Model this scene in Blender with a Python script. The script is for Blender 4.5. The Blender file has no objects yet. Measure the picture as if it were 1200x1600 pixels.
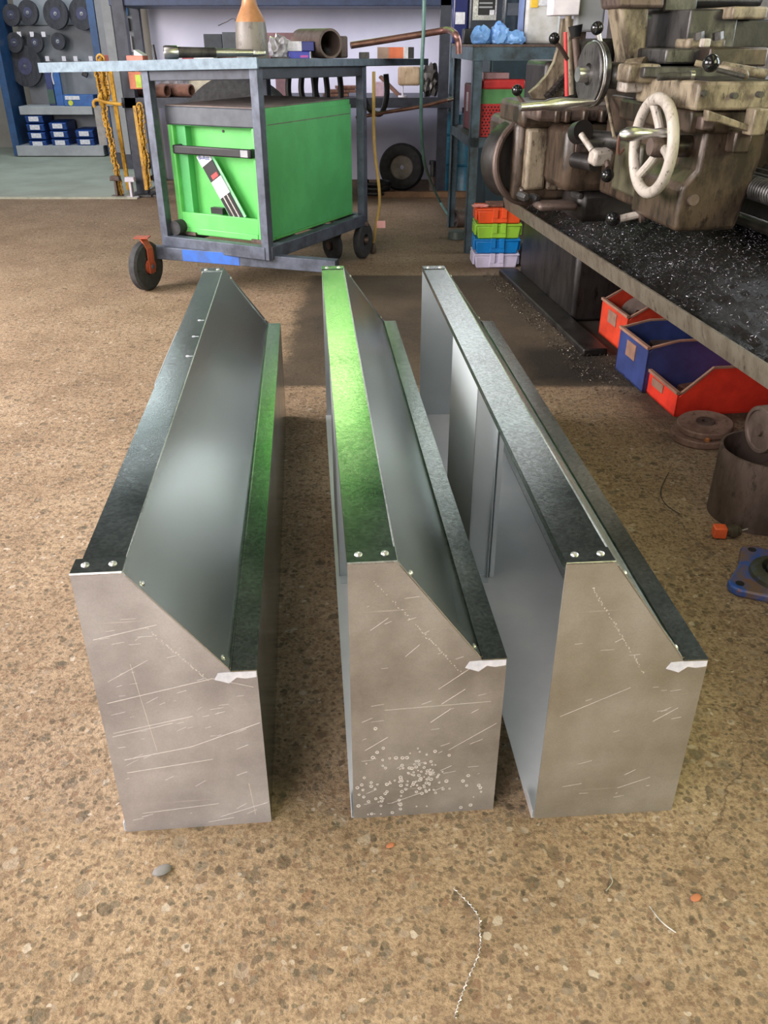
import bpy, bmesh, math, random
from mathutils import Vector, Matrix
R = math.radians
PI = math.pi
C = bpy.context.scene.collection
SC = bpy.context.scene

# ------------------------------------------------------------------ camera
CAM_H = 1.1; TILT = R(29.6); FOC = 1301.0
cd = bpy.data.cameras.new('camera'); cam = bpy.data.objects.new('camera', cd); C.objects.link(cam)
cam.location = (0, 0, CAM_H); cam.rotation_euler = (R(90) - TILT, 0, 0)
cd.sensor_fit = 'VERTICAL'; cd.sensor_height = 36; cd.lens = FOC / 1600 * 36
cd.clip_start = 0.02; SC.camera = cam

# ------------------------------------------------------------------ world, lights, exposure
SC.view_settings.view_transform = 'Standard'; SC.view_settings.look = 'None'
SC.view_settings.gamma = 1; SC.view_settings.use_curve_mapping = False
SC.view_settings.exposure = 0.38
w = bpy.data.worlds.new('world'); SC.world = w; w.use_nodes = True
wn = w.node_tree.nodes; wl = w.node_tree.links
bg = wn['Background']; bg.inputs['Strength'].default_value = 0.4
bg.inputs['Color'].default_value = (0.86, 0.93, 1.0, 1)

def area(name, loc, rot, sx, sy, power, col):
    l = bpy.data.lights.new(name, 'AREA'); l.shape = 'RECTANGLE'; l.size = sx; l.size_y = sy
    l.energy = power; l.color = col
    o = bpy.data.objects.new(name, l); C.objects.link(o); o.location = loc; o.rotation_euler = rot
    return o
# daylight through the big roller door behind the camera and the side door on the left
area('door_daylight', (-2.6, -2.6, 2.2), (R(70), 0, R(-38)), 3.2, 2.4, 210, (1.0, 0.93, 0.9))
area('side_daylight', (-4.45, 2.3, 2.0), (R(72), 0, R(-90)), 3.8, 2.0, 400, (1.0, 0.93, 0.92))
area('back_room_lamp', (-3.2, 8.6, 2.9), (0, 0, 0), 1.6, 0.8, 45, (0.85, 0.95, 1.0))
area('bench_fill_light', (-0.7, 7.45, 1.29), (R(0), 0, 0), 2.2, 0.25, 8, (0.86, 0.88, 1.0))  # fill light added under the shelf to brighten the white wall

# ------------------------------------------------------------------ materials
def lin(c):
    c = c / 255.0
    return c / 12.92 if c <= 0.04045 else ((c + 0.055) / 1.055) ** 2.4
def rgb(r, g, b): return (lin(r), lin(g), lin(b), 1)
MATS = {}
def nmat(name):
    m = bpy.data.materials.new(name); m.use_nodes = True
    nt = m.node_tree; b = nt.nodes['Principled BSDF']
    return m, nt, b
def N(nt, t, **kw):
    n = nt.nodes.new(t)
    for k, v in kw.items(): setattr(n, k, v)
    return n
def noise(nt, scale, detail=4, rough=.55, vec=None, dim='3D'):
    n = N(nt, 'ShaderNodeTexNoise'); n.inputs['Scale'].default_value = scale
    n.inputs['Detail'].default_value = detail; n.inputs['Roughness'].default_value = rough
    if vec is not None: nt.links.new(vec, n.inputs['Vector'])
    return n
def ramp(nt, fac, stops):
    r = N(nt, 'ShaderNodeValToRGB'); nt.links.new(fac, r.inputs['Fac'])
    e = r.color_ramp.elements
    e[0].position, e[0].color = stops[0][0], stops[0][1]
    e[1].position, e[1].color = stops[-1][0], stops[-1][1]
    for p, c in stops[1:-1]:
        x = e.new(p); x.color = c
    return r
def mix(nt, fac, a, b, mode='MIX'):
    m = N(nt, 'ShaderNodeMix', data_type='RGBA', blend_type=mode)
    for s, v in ((0, fac), (6, a), (7, b)):
        if hasattr(v, 'links') or hasattr(v, 'is_linked'): nt.links.new(v, m.inputs[s])
        else: m.inputs[s].default_value = v
    return m.outputs[2]
def bump(nt, b, h, strength=.3, dist=.002):
    n = N(nt, 'ShaderNodeBump'); n.inputs['Strength'].default_value = strength
    n.inputs['Distance'].default_value = dist
    nt.links.new(h, n.inputs['Height']); nt.links.new(n.outputs[0], b.inputs['Normal'])
def objvec(nt, scale=(1, 1, 1)):
    t = N(nt, 'ShaderNodeTexCoord'); m = N(nt, 'ShaderNodeMapping'); m.inputs['Scale'].default_value = scale
    nt.links.new(t.outputs['Object'], m.inputs['Vector']); return m.outputs[0]
def geovec(nt, scale=(1, 1, 1)):
    t = N(nt, 'ShaderNodeNewGeometry'); m = N(nt, 'ShaderNodeMapping'); m.inputs['Scale'].default_value = scale
    nt.links.new(t.outputs['Position'], m.inputs['Vector']); return m.outputs[0]
def paint(name, c, c2=None, rough=.5, metal=0, scale=14, amt=.5, bmp=.1, spec=.5):
    """paint or plastic with wear: noise mixes a second colour in"""
    if name in MATS: return MATS[name]
    m, nt, b = nmat(name); c2 = c2 or tuple(x * .7 for x in c[:3]) + (1,)
    v = objvec(nt); n = noise(nt, scale, 6, .62, v)
    r = ramp(nt, n.outputs['Fac'], [(.5 - amt * .3, c2), (.5 + .22 - amt * .2, c)])
    nt.links.new(r.outputs[0], b.inputs['Base Color'])
    b.inputs['Roughness'].default_value = rough; b.inputs['Metallic'].default_value = metal
    b.inputs['Specular IOR Level'].default_value = spec
    n2 = noise(nt, scale * 9, 3, .6, v)
    if bmp: bump(nt, b, n2.outputs['Fac'], bmp, .002)
    MATS[name] = m; return m
def grime(name, c, dirt, dark, rough=.55, metal=0, scale=9, lvl=.5):
    if name in MATS: return MATS[name]
    m, nt, b = nmat(name); v = objvec(nt, (1, 1, .45))
    n = noise(nt, scale, 8, .68, v); n2 = noise(nt, scale * 3.1, 6, .7, v)
    r = ramp(nt, n.outputs['Fac'], [(lvl - .1, dirt), (lvl + .06, c)])
    r2 = ramp(nt, n2.outputs['Fac'], [(.56, (0, 0, 0, 1)), (.68, (1, 1, 1, 1))])
    col = mix(nt, r2.outputs[0], r.outputs[0], dark)
    nt.links.new(col, b.inputs['Base Color'])
    b.inputs['Roughness'].default_value = rough; b.inputs['Metallic'].default_value = metal
    bump(nt, b, n2.outputs['Fac'], .4, .004)
    MATS[name] = m; return m
def galv(name, base=.62, rough=.3, streak=0.0, tint=(1, 1, 1), spangle=170, metal=1.0, blotch=.74, con=.28, wave=0.0, speck=0.0):
    if name in MATS: return MATS[name]
    m, nt, b = nmat(name); v = objvec(nt)
    vo = N(nt, 'ShaderNodeTexVoronoi'); vo.inputs['Scale'].default_value = spangle
    nt.links.new(v, vo.inputs['Vector'])
    big = noise(nt, 5.5, 5, .6, v); fine = noise(nt, 260, 2, .5, v)
    sep = N(nt, 'ShaderNodeSeparateColor'); nt.links.new(vo.outputs['Color'], sep.inputs[0])
    lo = tuple(base * (1 - con) * t for t in tint) + (1,); hi = tuple(base * (1 + con * .4) * t for t in tint) + (1,)
    r = ramp(nt, sep.outputs[0], [(0, lo), (1, hi)])
    r2 = ramp(nt, big.outputs['Fac'], [(.36, tuple(blotch * t for t in tint) + (1,)), (.64, (1, 1, 1, 1))])
    col = mix(nt, 1.0, r.outputs[0], r2.outputs[0], 'MULTIPLY')
    if streak:
        vs = objvec(nt, (1.2, 30, 45)); s = noise(nt, 3.2, 5, .7, vs)
        rs = ramp(nt, s.outputs['Fac'], [(.63, (0, 0, 0, 1)), (.7, (1, 1, 1, 1))])
        mx = N(nt, 'ShaderNodeMath', operation='MULTIPLY'); mx.inputs[1].default_value = streak
        nt.links.new(rs.outputs[0], mx.inputs[0])
        col = mix(nt, mx.outputs[0], col, (.85, .83, .84, 1))
    nt.links.new(col, b.inputs['Base Color'])
    b.inputs['Metallic'].default_value = metal
    rr = N(nt, 'ShaderNodeMapRange'); nt.links.new(big.outputs['Fac'], rr.inputs[0])
    rr.inputs[1].default_value = .3; rr.inputs[2].default_value = .7
    rr.inputs[3].default_value = rough * .8; rr.inputs[4].default_value = rough * 1.3
    nt.links.new(rr.outputs[0], b.inputs['Roughness'])
    b1 = N(nt, 'ShaderNodeBump'); b1.inputs['Strength'].default_value = .03; b1.inputs['Distance'].default_value = .001
    nt.links.new(sep.outputs[1], b1.inputs['Height']); last = b1
    if wave:
        wn_ = noise(nt, 3.4, 2, .5, v); b2 = N(nt, 'ShaderNodeBump'); b2.inputs['Strength'].default_value = wave; b2.inputs['Distance'].default_value = .02
        nt.links.new(wn_.outputs['Fac'], b2.inputs['Height']); nt.links.new(last.outputs[0], b2.inputs['Normal']); last = b2
    if speck:
        sn_ = noise(nt, 420, 3, .6, v); b3 = N(nt, 'ShaderNodeBump'); b3.inputs['Strength'].default_value = speck; b3.inputs['Distance'].default_value = .0012
        nt.links.new(sn_.outputs['Fac'], b3.inputs['Height']); nt.links.new(last.outputs[0], b3.inputs['Normal']); last = b3
    if spangle < 500: nt.links.new(last.outputs[0], b.inputs['Normal'])
    MATS[name] = m; return m
def emit(name, c, s):
    m, nt, b = nmat(name); b.inputs['Base Color'].default_value = c
    b.inputs['Emission Color'].default_value = c; b.inputs['Emission Strength'].default_value = s
    return m

M_front = galv('galvanised_matt', .68, .44, .5, (.98, .97, 1.02), 510, .66, .68, .06)
M_front2 = galv('galvanised_matt_darker', .56, .42, .5, (1.0, .98, .97), 510, .7, .62, .06)
M_front3 = galv('galvanised_matt_olive', .53, .46, .3, (1.02, .99, .92), 510, .7, .7, .06)
M_clean = paint('galvanised_bright', (.70, .76, .79, 1), (.66, .72, .75, 1), .36, .5, 4, .3, 0)
M_base = paint('galvanised_base_lit', (.84, .84, .86, 1), (.76, .77, .80, 1), .32, .4, 5, .3, 0)  # lighter than the other sheet; light inside the trough put into its colour
M_slope = paint('galvanised_smooth', (.60, .645, .65, 1), (.585, .63, .635, 1), .27, .92, 5, .3, 0)
M_dull = galv('galvanised_spangled', .56, .2, 0, (.94, 1.0, .97), 230, 1.0, .86, .3, 0, .1)
M_edge = galv('cut_steel_edge', .85, .35)
M_chrome = galv('polished_steel', .68, .3, 0, (1, 1, 1), 170, 1.0, .9, .1)
M_steel = paint('blue_grey_steel', rgb(94, 101, 116), rgb(66, 71, 82), .5, .3)
M_steel_top = paint('worn_steel_plate', rgb(104, 116, 126), rgb(80, 92, 104), .5, .4, 22)
M_tealsteel = paint('teal_grey_steel', rgb(84, 104, 116), rgb(60, 66, 68), .5, .3, 12)
M_darksteel = paint('dark_steel', rgb(58, 62, 72), rgb(42, 45, 53), .5, .3)
M_black = paint('black_plastic', rgb(34, 35, 38), rgb(24, 24, 26), .4)
M_rubber = paint('rubber', rgb(58, 58, 60), rgb(40, 40, 42), .8, 0, 30)
M_green = paint('bright_green_paint', rgb(112, 208, 112), rgb(96, 190, 98), .35, 0, 5, .3, .03)
M_green_shaded = paint('green_paint_shaded', rgb(96, 192, 116), rgb(86, 176, 104), .42, 0, 5, .3, .03)  # shaded copy of the cabinet green, side shade put into the colour
M_lid = paint('grey_lid_plastic', rgb(78, 84, 92), rgb(62, 66, 74), .5)
M_dust = paint('dusty_top', rgb(132, 118, 112), rgb(96, 88, 86), .75, 0, 12)
M_rust = grime('rusty_steel', rgb(128, 92, 78), rgb(96, 66, 54), rgb(60, 44, 38), .7, .3, 14)
M_ruststeel = grime('brown_oxidised_steel', rgb(108, 93, 86), rgb(86, 72, 65), rgb(56, 48, 44), .55, .5, 11)
M_copper = paint('copper_pipe', rgb(158, 118, 110), rgb(118, 86, 80), .35, .7)
M_beige = grime('dirty_beige_paint', rgb(138, 126, 106), rgb(76, 64, 51), rgb(40, 33, 28), .5, 0, 15, .52)
M_brown = grime('oily_brown_casting', rgb(82, 68, 56), rgb(46, 38, 31), rgb(26, 21, 19), .36, .2, 11, .52)
M_cream = grime('cream_wheel_paint', rgb(172, 164, 155), rgb(134, 123, 110), rgb(60, 50, 46), .42, 0, 26, .4)
M_oil = grime('oily_black_casting', rgb(50, 46, 44), rgb(32, 29, 28), rgb(18, 16, 16), .4, .3, 9)
M_bed = grime('dark_machine_steel', rgb(84, 82, 80), rgb(52, 50, 50), rgb(28, 26, 26), .4, .5, 12)
M_tray = grime('tray_edge_paint', rgb(112, 105, 92), rgb(96, 88, 76), rgb(58, 50, 44), .5, .2, 18)
M_knob = paint('black_ball_knob', rgb(24, 24, 26), rgb(20, 20, 22), .15, 0, 10, .3, 0)
M_white = paint('white_plastic', rgb(226, 222, 230), rgb(205, 200, 210), .45, 0, 10, .3, .02)
M_label = paint('paper_label', rgb(225, 225, 230), rgb(190, 192, 200), .6, 0, 40, .3, 0)
M_blueplastic = paint('blue_plastic', rgb(36, 88, 168), rgb(26, 66, 138), .4)
M_yellow = grime('yellow_chain_paint', rgb(206, 160, 62), rgb(160, 116, 40), rgb(90, 66, 30), .5, 0, 20)
M_red = paint('red_plastic', rgb(232, 60, 40), rgb(196, 46, 32), .45, 0, 9, .35)
M_orangered = paint('orange_red_plastic', rgb(206, 66, 38), rgb(170, 50, 30), .5, 0, 9, .35)
M_navy = paint('navy_plastic', rgb(52, 66, 122), rgb(40, 50, 92), .5, 0, 9, .4)
M_binrim = paint('dusty_bin_rim', rgb(150, 112, 92), rgb(120, 90, 76), .7)
M_seal = paint('white_sealant', rgb(228, 228, 238), rgb(200, 204, 216), .6, 0, 60)
M_scratch = paint('bare_scratch', rgb(240, 236, 234), rgb(222, 216, 212), .4, .3, 80)
M_grey = paint('shelf_grey', rgb(160, 164, 168), rgb(144, 148, 152), .55, 0, 6, .3, .02)
M_greydark = paint('panel_grey', rgb(140, 144, 150), rgb(128, 132, 138), .6, 0, 6, .3, .02)

# floor: exposed aggregate concrete
def floor_mat():
    m, nt, b = nmat('exposed_aggregate'); v = geovec(nt)
    warp = noise(nt, 30, 3, .6, v)
    vv = N(nt, 'ShaderNodeVectorMath', operation='MULTIPLY_ADD'); nt.links.new(warp.outputs['Color'], vv.inputs[0])
    vv.inputs[1].default_value = (.022, .022, .022); nt.links.new(v, vv.inputs[2])
    base = noise(nt, 3.2, 8, .7, v); fine = noise(nt, 150, 5, .75, v)
    col = ramp(nt, base.outputs['Fac'], [(.3, rgb(146, 124, 100)), (.5, rgb(174, 151, 124)), (.7, rgb(193, 171, 144))]).outputs[0]
    fr = ramp(nt, fine.outputs['Fac'], [(.3, (.5, .45, .4, 1)), (.5, (.95, .93, .9, 1)), (.72, (1.35, 1.3, 1.25, 1))])
    col = mix(nt, 1.0, col, fr.outputs[0], 'MULTIPLY')
    hts = []
    mid = noise(nt, 62, 4, .7, v)
    fr2 = ramp(nt, mid.outputs['Fac'], [(.34, (.58, .54, .5, 1)), (.5, (1, 1, 1, 1)), (.7, (1.12, 1.1, 1.08, 1))])
    col = mix(nt, 1.0, col, fr2.outputs[0], 'MULTIPLY')
    for sc, thr, seed, pk_ in ((24, .24, 3.1, .84), (50, .27, 0.0, .60), (96, .28, 7.3, .52)):
        mp = N(nt, 'ShaderNodeMapping'); mp.inputs['Location'].default_value = (seed, seed, 0)
        nt.links.new(vv.outputs[0], mp.inputs['Vector'])
        vo = N(nt, 'ShaderNodeTexVoronoi', voronoi_dimensions='2D'); vo.inputs['Scale'].default_value = sc
        nt.links.new(mp.outputs[0], vo.inputs['Vector'])
        sp = N(nt, 'ShaderNodeSeparateColor'); nt.links.new(vo.outputs['Color'], sp.inputs[0])
        pick = ramp(nt, sp.outputs[0], [(pk_, (0, 0, 0, 1)), (pk_ + .05, (1, 1, 1, 1))])
        edge = ramp(nt, vo.outputs['Distance'], [(thr, (1, 1, 1, 1)), (thr + .09, (0, 0, 0, 1))])
        mk = N(nt, 'ShaderNodeMath', operation='MULTIPLY')
        nt.links.new(pick.outputs[0], mk.inputs[0]); nt.links.new(edge.outputs[0], mk.inputs[1])
        sc_ = ramp(nt, sp.outputs[1], [(0, rgb(72, 62, 50)), (.3, rgb(98, 92, 76)), (.55, rgb(140, 106, 82)), (.78, rgb(120, 112, 98)), (.93, rgb(176, 158, 138)), (1, rgb(226, 214, 196))])
        m2 = N(nt, 'ShaderNodeMath', operation='MULTIPLY'); m2.inputs[1].default_value = .62
        nt.links.new(mk.outputs[0], m2.inputs[0])
        col = mix(nt, m2.outputs[0], col, sc_.outputs[0]); hts.append(mk.outputs[0])
    # dark patched slab in front of the lathe, oily strip along the lathe, browner far floor
    sx = N(nt, 'ShaderNodeSeparateXYZ'); nt.links.new(v, sx.inputs[0])
    wob = noise(nt, 9, 4, .6, v); wob2 = noise(nt, 1.6, 3, .6, v)
    def band(axis, lo, hi, soft, wb=.0):
        outs = []
        src = sx.outputs[axis]
        if wb:
            a = N(nt, 'ShaderNodeMath', operation='MULTIPLY_ADD'); nt.links.new(wob.outputs['Fac'], a.inputs[0])
            a.inputs[1].default_value = wb; nt.links.new(src, a.inputs[2]); src = a.outputs[0]; lo += wb / 2; hi += wb / 2
        for e, s in ((lo, 1), (hi, -1)):
            mr = N(nt, 'ShaderNodeMapRange', interpolation_type='SMOOTHSTEP'); nt.links.new(src, mr.inputs[0])
            mr.inputs[1].default_value = e - soft; mr.inputs[2].default_value = e + soft
            mr.inputs[3].default_value = 0 if s > 0 else 1; mr.inputs[4].default_value = 1 if s > 0 else 0
            outs.append(mr.outputs[0])
        k = N(nt, 'ShaderNodeMath', operation='MULTIPLY'); nt.links.new(outs[0], k.inputs[0]); nt.links.new(outs[1], k.inputs[1])
        return k.outputs[0]
    def mul(a, c):
        k = N(nt, 'ShaderNodeMath', operation='MULTIPLY'); nt.links.new(a, k.inputs[0])
        if isinstance(c, (int, float)): k.inputs[1].default_value = c
        else: nt.links.new(c, k.inputs[1])
        return k.outputs[0]
    far = band(1, 3.9, 20, 1.6, .5)
    col = mix(nt, mul(far, .45), col, rgb(112, 90, 74))
    patch = mul(band(0, -.40, 5, .05, .12), band(1, 2.86, 4.5, .02, .03))
    pc = ramp(nt, wob2.outputs['Fac'], [(.35, rgb(52, 47, 41)), (.65, rgb(78, 68, 56))])
    col = mix(nt, mul(patch, .9), col, pc.outputs[0])
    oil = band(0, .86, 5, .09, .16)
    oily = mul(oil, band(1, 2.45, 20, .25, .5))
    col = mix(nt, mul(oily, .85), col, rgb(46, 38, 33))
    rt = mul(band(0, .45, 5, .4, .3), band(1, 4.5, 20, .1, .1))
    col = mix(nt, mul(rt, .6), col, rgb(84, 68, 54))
    # oil stains on the patch
    st = ramp(nt, wob.outputs['Fac'], [(.52, (0, 0, 0, 1)), (.56, (1, 1, 1, 1))])
    stain = mul(mul(band(0, .55, .86, .06, .1), band(1, 2.9, 3.3, .06, .1)), .8)
    col = mix(nt, stain, col, rgb(34, 31, 28))
    # long cracks
    vc = N(nt, 'ShaderNodeTexVoronoi', feature='DISTANCE_TO_EDGE', voronoi_dimensions='2D'); vc.inputs['Scale'].default_value = 1.25
    wv = N(nt, 'ShaderNodeVectorMath', operation='MULTIPLY_ADD'); nt.links.new(wob.outputs['Color'], wv.inputs[0])
    wv.inputs[1].default_value = (.12, .12, .12); nt.links.new(v, wv.inputs[2]); nt.links.new(wv.outputs[0], vc.inputs['Vector'])
    cr = ramp(nt, vc.outputs['Distance'], [(0.0, (1, 1, 1, 1)), (.004, (0, 0, 0, 1))])
    crk = mul(mul(cr.outputs[0], band(0, .5, 3, .05)), .55)
    col = mix(nt, crk, col, rgb(60, 44, 34))
    nt.links.new(col, b.inputs['Base Color']); b.inputs['Roughness'].default_value = .82
    b.inputs['Specular IOR Level'].default_value = .3
    hs = N(nt, 'ShaderNodeMath', operation='MULTIPLY_ADD'); nt.links.new(hts[0], hs.inputs[0]); hs.inputs[1].default_value = -.35
    ad = N(nt, 'ShaderNodeMath', operation='ADD'); nt.links.new(fine.outputs['Fac'], ad.inputs[0]); nt.links.new(mid.outputs['Fac'], ad.inputs[1]); nt.links.new(ad.outputs[0], hs.inputs[2])
    inv = N(nt, 'ShaderNodeMath', operation='SUBTRACT'); inv.inputs[0].default_value = 1; nt.links.new(mul(patch, .8), inv.inputs[1])
    hh = mul(hs.outputs[0], inv.outputs[0])
    bump(nt, b, hh, .9, .008)
    return m
M_floor = floor_mat()
M_floor2 = paint('smooth_pale_concrete', rgb(150, 158, 146), rgb(132, 138, 126), .6, 0, 2.5, .5, .05)
M_wall = paint('lilac_white_wall', rgb(208, 206, 222), rgb(196, 194, 212), .8, 0, 2, .3, .03)
M_wall2 = paint('beige_wall', rgb(150, 146, 136), rgb(134, 128, 120), .8, 0, 2, .3, .03)
M_darkwall = paint('dark_wall', rgb(52, 50, 48), rgb(36, 34, 33), .8, 0, 3)  # dark tone on the unseen walls, chosen to cut bounce light

# ------------------------------------------------------------------ mesh builder
def P3(v): return Vector(v)
class MB:
    def __init__(s): s.bm = bmesh.new()
    def quadbox(s, bot, h=None, top=None):
        """bot: 4 xyz points ccw; top: 4 points or a height"""
        b = [Vector(p) for p in bot]
        t = [Vector(p) for p in top] if top else [p + Vector((0, 0, h)) for p in b]
        vs = [s.bm.verts.new(p) for p in b + t]
        for f in ((3, 2, 1, 0), (4, 5, 6, 7), (0, 1, 5, 4), (1, 2, 6, 5), (2, 3, 7, 6), (3, 0, 4, 7)):
            s.bm.faces.new([vs[i] for i in f])
        return s
    def box(s, x0, x1, y0, y1, z0, z1, m=None):
        p = [(x0, y0, z0), (x1, y0, z0), (x1, y1, z0), (x0, y1, z0)]; q = [(a, b, z1) for a, b, _ in p]
        if m: p = [m @ Vector(k) for k in p]; q = [m @ Vector(k) for k in q]
        return s.quadbox(p, top=q)
    def obox(s, c, size, yaw=0, pitch=0, roll=0):
        m = Matrix.Translation(c) @ Matrix.Rotation(yaw, 4, 'Z') @ Matrix.Rotation(pitch, 4, 'X') @ Matrix.Rotation(roll, 4, 'Y')
        a, b, d = [k / 2 for k in size]
        return s.box(-a, a, -b, b, -d, d, m)
    def bar(s, p0, p1, w, h, up=(0, 0, 1)):
        """square bar between two points, w sideways, h along up"""
        p0, p1 = Vector(p0), Vector(p1); d = (p1 - p0).normalized(); up = Vector(up)
        if abs(d.dot(up)) > .98: up = Vector((0, 1, 0))
        x = d.cross(up).normalized(); u = x.cross(d).normalized()
        a = [x * w / 2 * i + u * h / 2 * j for i, j in ((-1, -1), (1, -1), (1, 1), (-1, 1))]
        return s.quadbox([p0 + k for k in a], top=[p1 + k for k in a])
    def cyl(s, p0, p1, r0, r1=None, n=24, cap=True):
        p0, p1 = Vector(p0), Vector(p1); r1 = r0 if r1 is None else r1
        d = (p1 - p0).normalized(); a = Vector((0, 0, 1)) if abs(d.z) < .9 else Vector((1, 0, 0))
        x = d.cross(a).normalized(); y = d.cross(x)
        c0 = [s.bm.verts.new(p0 + (x * math.cos(2 * PI * i / n) + y * math.sin(2 * PI * i / n)) * r0) for i in range(n)]
        c1 = [s.bm.verts.new(p1 + (x * math.cos(2 * PI * i / n) + y * math.sin(2 * PI * i / n)) * r1) for i in range(n)]
        for i in range(n):
            j = (i + 1) % n; s.bm.faces.new((c0[i], c0[j], c1[j], c1[i]))
        if cap: s.bm.faces.new(c0[::-1]); s.bm.faces.new(c1)
        return s
    def revolve(s, prof, o=(0, 0, 0), axis=(0, 0, 1), n=28, close=False):
        """prof: list of (radius, distance along the axis)"""
        o = Vector(o); d = Vector(axis).normalized(); a = Vector((0, 0, 1)) if abs(d.z) < .9 else Vector((1, 0, 0))
        x = d.cross(a).normalized(); y = d.cross(x); rings = []
        for r, h in prof:
            if r < 1e-6: rings.append([s.bm.verts.new(o + d * h)])
            else: rings.append([s.bm.verts.new(o + d * h + (x * math.cos(2 * PI * i / n) + y * math.sin(2 * PI * i / n)) * r) for i in range(n)])
        if close: rings.append(rings[0])
        for A, B in zip(rings, rings[1:]):
            for i in range(n):
                j = (i + 1) % n
                f = [A[i % len(A)], A[j % len(A)], B[j % len(B)], B[i % len(B)]]
                g = []
                for q in f:
                    if q not in g: g.append(q)
                if len(g) > 2: s.bm.faces.new(g)
        return s
    def ball(s, c, r, n=16):
        prof = [(r * math.sin(PI * i / 10), -r * math.cos(PI * i / 10)) for i in range(11)]
        prof[0] = (0, -r); prof[-1] = (0, r)
        return s.revolve(prof, c, (0, 0, 1), n)
    def torus(s, c, axis, R0, r, n=40, k=12, sx=1.0):
        prof = [(R0 + r * math.cos(2 * PI * i / k), r * sx * math.sin(2 * PI * i / k)) for i in range(k)]
        return s.revolve(prof, c, axis, n, close=True)
    def tube(s, pts, r, n=10, smooth=6, radii=None):
        pts = [Vector(p) for p in pts]
        if smooth and len(pts) > 2:
            q = []
            for i in range(len(pts) - 1):
                a = pts[max(i - 1, 0)]; b = pts[i]; c = pts[i + 1]; d = pts[min(i + 2, len(pts) - 1)]
                for k in range(smooth):
                    t = k / smooth
                    q.append(.5 * ((2 * b) + (c - a) * t + (2 * a - 5 * b + 4 * c - d) * t * t + (3 * b - a - 3 * c + d) * t ** 3))
            q.append(pts[-1]); pts = q
        prev = None; rings = []
        for i, p in enumerate(pts):
            d = (pts[min(i + 1, len(pts) - 1)] - pts[max(i - 1, 0)]).normalized()
            if prev is None:
                a = Vector((0, 0, 1)) if abs(d.z) < .9 else Vector((1, 0, 0)); x = d.cross(a).normalized()
            else: x = (prev - d * prev.dot(d)).normalized()
            prev = x; y = d.cross(x); rr = r if not radii else radii[min(int(i / max(1, len(pts) - 1) * (len(radii) - 1) + .5), len(radii) - 1)]
            rings.append([s.bm.verts.new(p + (x * math.cos(2 * PI * k / n) + y * math.sin(2 * PI * k / n)) * rr) for k in range(n)])
        for A, B in zip(rings, rings[1:]):
            for k in range(n):
                j = (k + 1) % n; s.bm.faces.new((A[k], A[j], B[j], B[k]))
        s.bm.faces.new(rings[0][::-1]); s.bm.faces.new(rings[-1]); return s
    def prism(s, pts, vec):
        a = [s.bm.verts.new(Vector(p)) for p in pts]; b = [s.bm.verts.new(Vector(p) + Vector(vec)) for p in pts]
        n = len(a); s.bm.faces.new(a[::-1]); s.bm.faces.new(b)
        for i in range(n):
            j = (i + 1) % n; s.bm.faces.new((a[i], a[j], b[j], b[i]))
        return s
    def build(s, name, mat, parent=None, local=False, bevel=0, smooth=35, label=None, seg=2):
        bm = s.bm; bmesh.ops.recalc_face_normals(bm, faces=bm.faces[:])
        root = parent
        while root is not None and root.parent: root = root.parent
        if root is not None and not local:
            m = (Matrix.Translation(root.location) @ Matrix.Rotation(root.rotation_euler.z, 4, 'Z')).inverted()
            bm.transform(m)
        o_loc = Vector((0, 0, 0))
        if parent is None:
            xs = [v.co for v in bm.verts]
            o_loc = Vector(((min(v.x for v in xs) + max(v.x for v in xs)) / 2, (min(v.y for v in xs) + max(v.y for v in xs)) / 2, min(v.z for v in xs)))
            bm.transform(Matrix.Translation(-o_loc))
        me = bpy.data.meshes.new(name); bm.to_mesh(me); bm.free()
        if smooth:
            me.shade_smooth(); me.set_sharp_from_angle(angle=R(smooth))
        me.materials.append(mat)
        o = bpy.data.objects.new(name, me); C.objects.link(o); o.location = o_loc
        if parent is not None: o.parent = parent
        if bevel:
            b = o.modifiers.new('bevel', 'BEVEL'); b.width = bevel; b.segments = seg; b.limit_method = 'ANGLE'; b.angle_limit = R(40)
        if label: o['label'] = label
        return o
def tag(o, label=None, cat=None, group=None, kind=None):
    if label: o['label'] = label
    if cat: o['category'] = cat
    if group: o['group'] = group
    if kind: o['kind'] = kind
    return o
def thing(name, loc, label, cat, rz=0, group=None):
    o = bpy.data.objects.new(name, None); C.objects.link(o); o.location = loc; o.rotation_euler = (0, 0, rz)
    o.empty_display_size = .05
    return tag(o, label, cat, group)
def struct(mb, name, mat, **k):
    o = mb.build(name, mat, **k); o['kind'] = 'structure'; return o
def copytree(root, loc, rz=None, label=None, group=None):
    c = root.copy(); C.objects.link(c); c.location = loc
    if rz is not None: c.rotation_euler = (0, 0, rz)
    if label: c['label'] = label
    if group: c['group'] = group
    for ch in [o for o in bpy.data.objects if o.parent == root]:
        d = ch.copy(); C.objects.link(d); d.parent = c
        for g in [o for o in bpy.data.objects if o.parent == ch]:
            e = g.copy(); C.objects.link(e); e.parent = d
    return c
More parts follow.
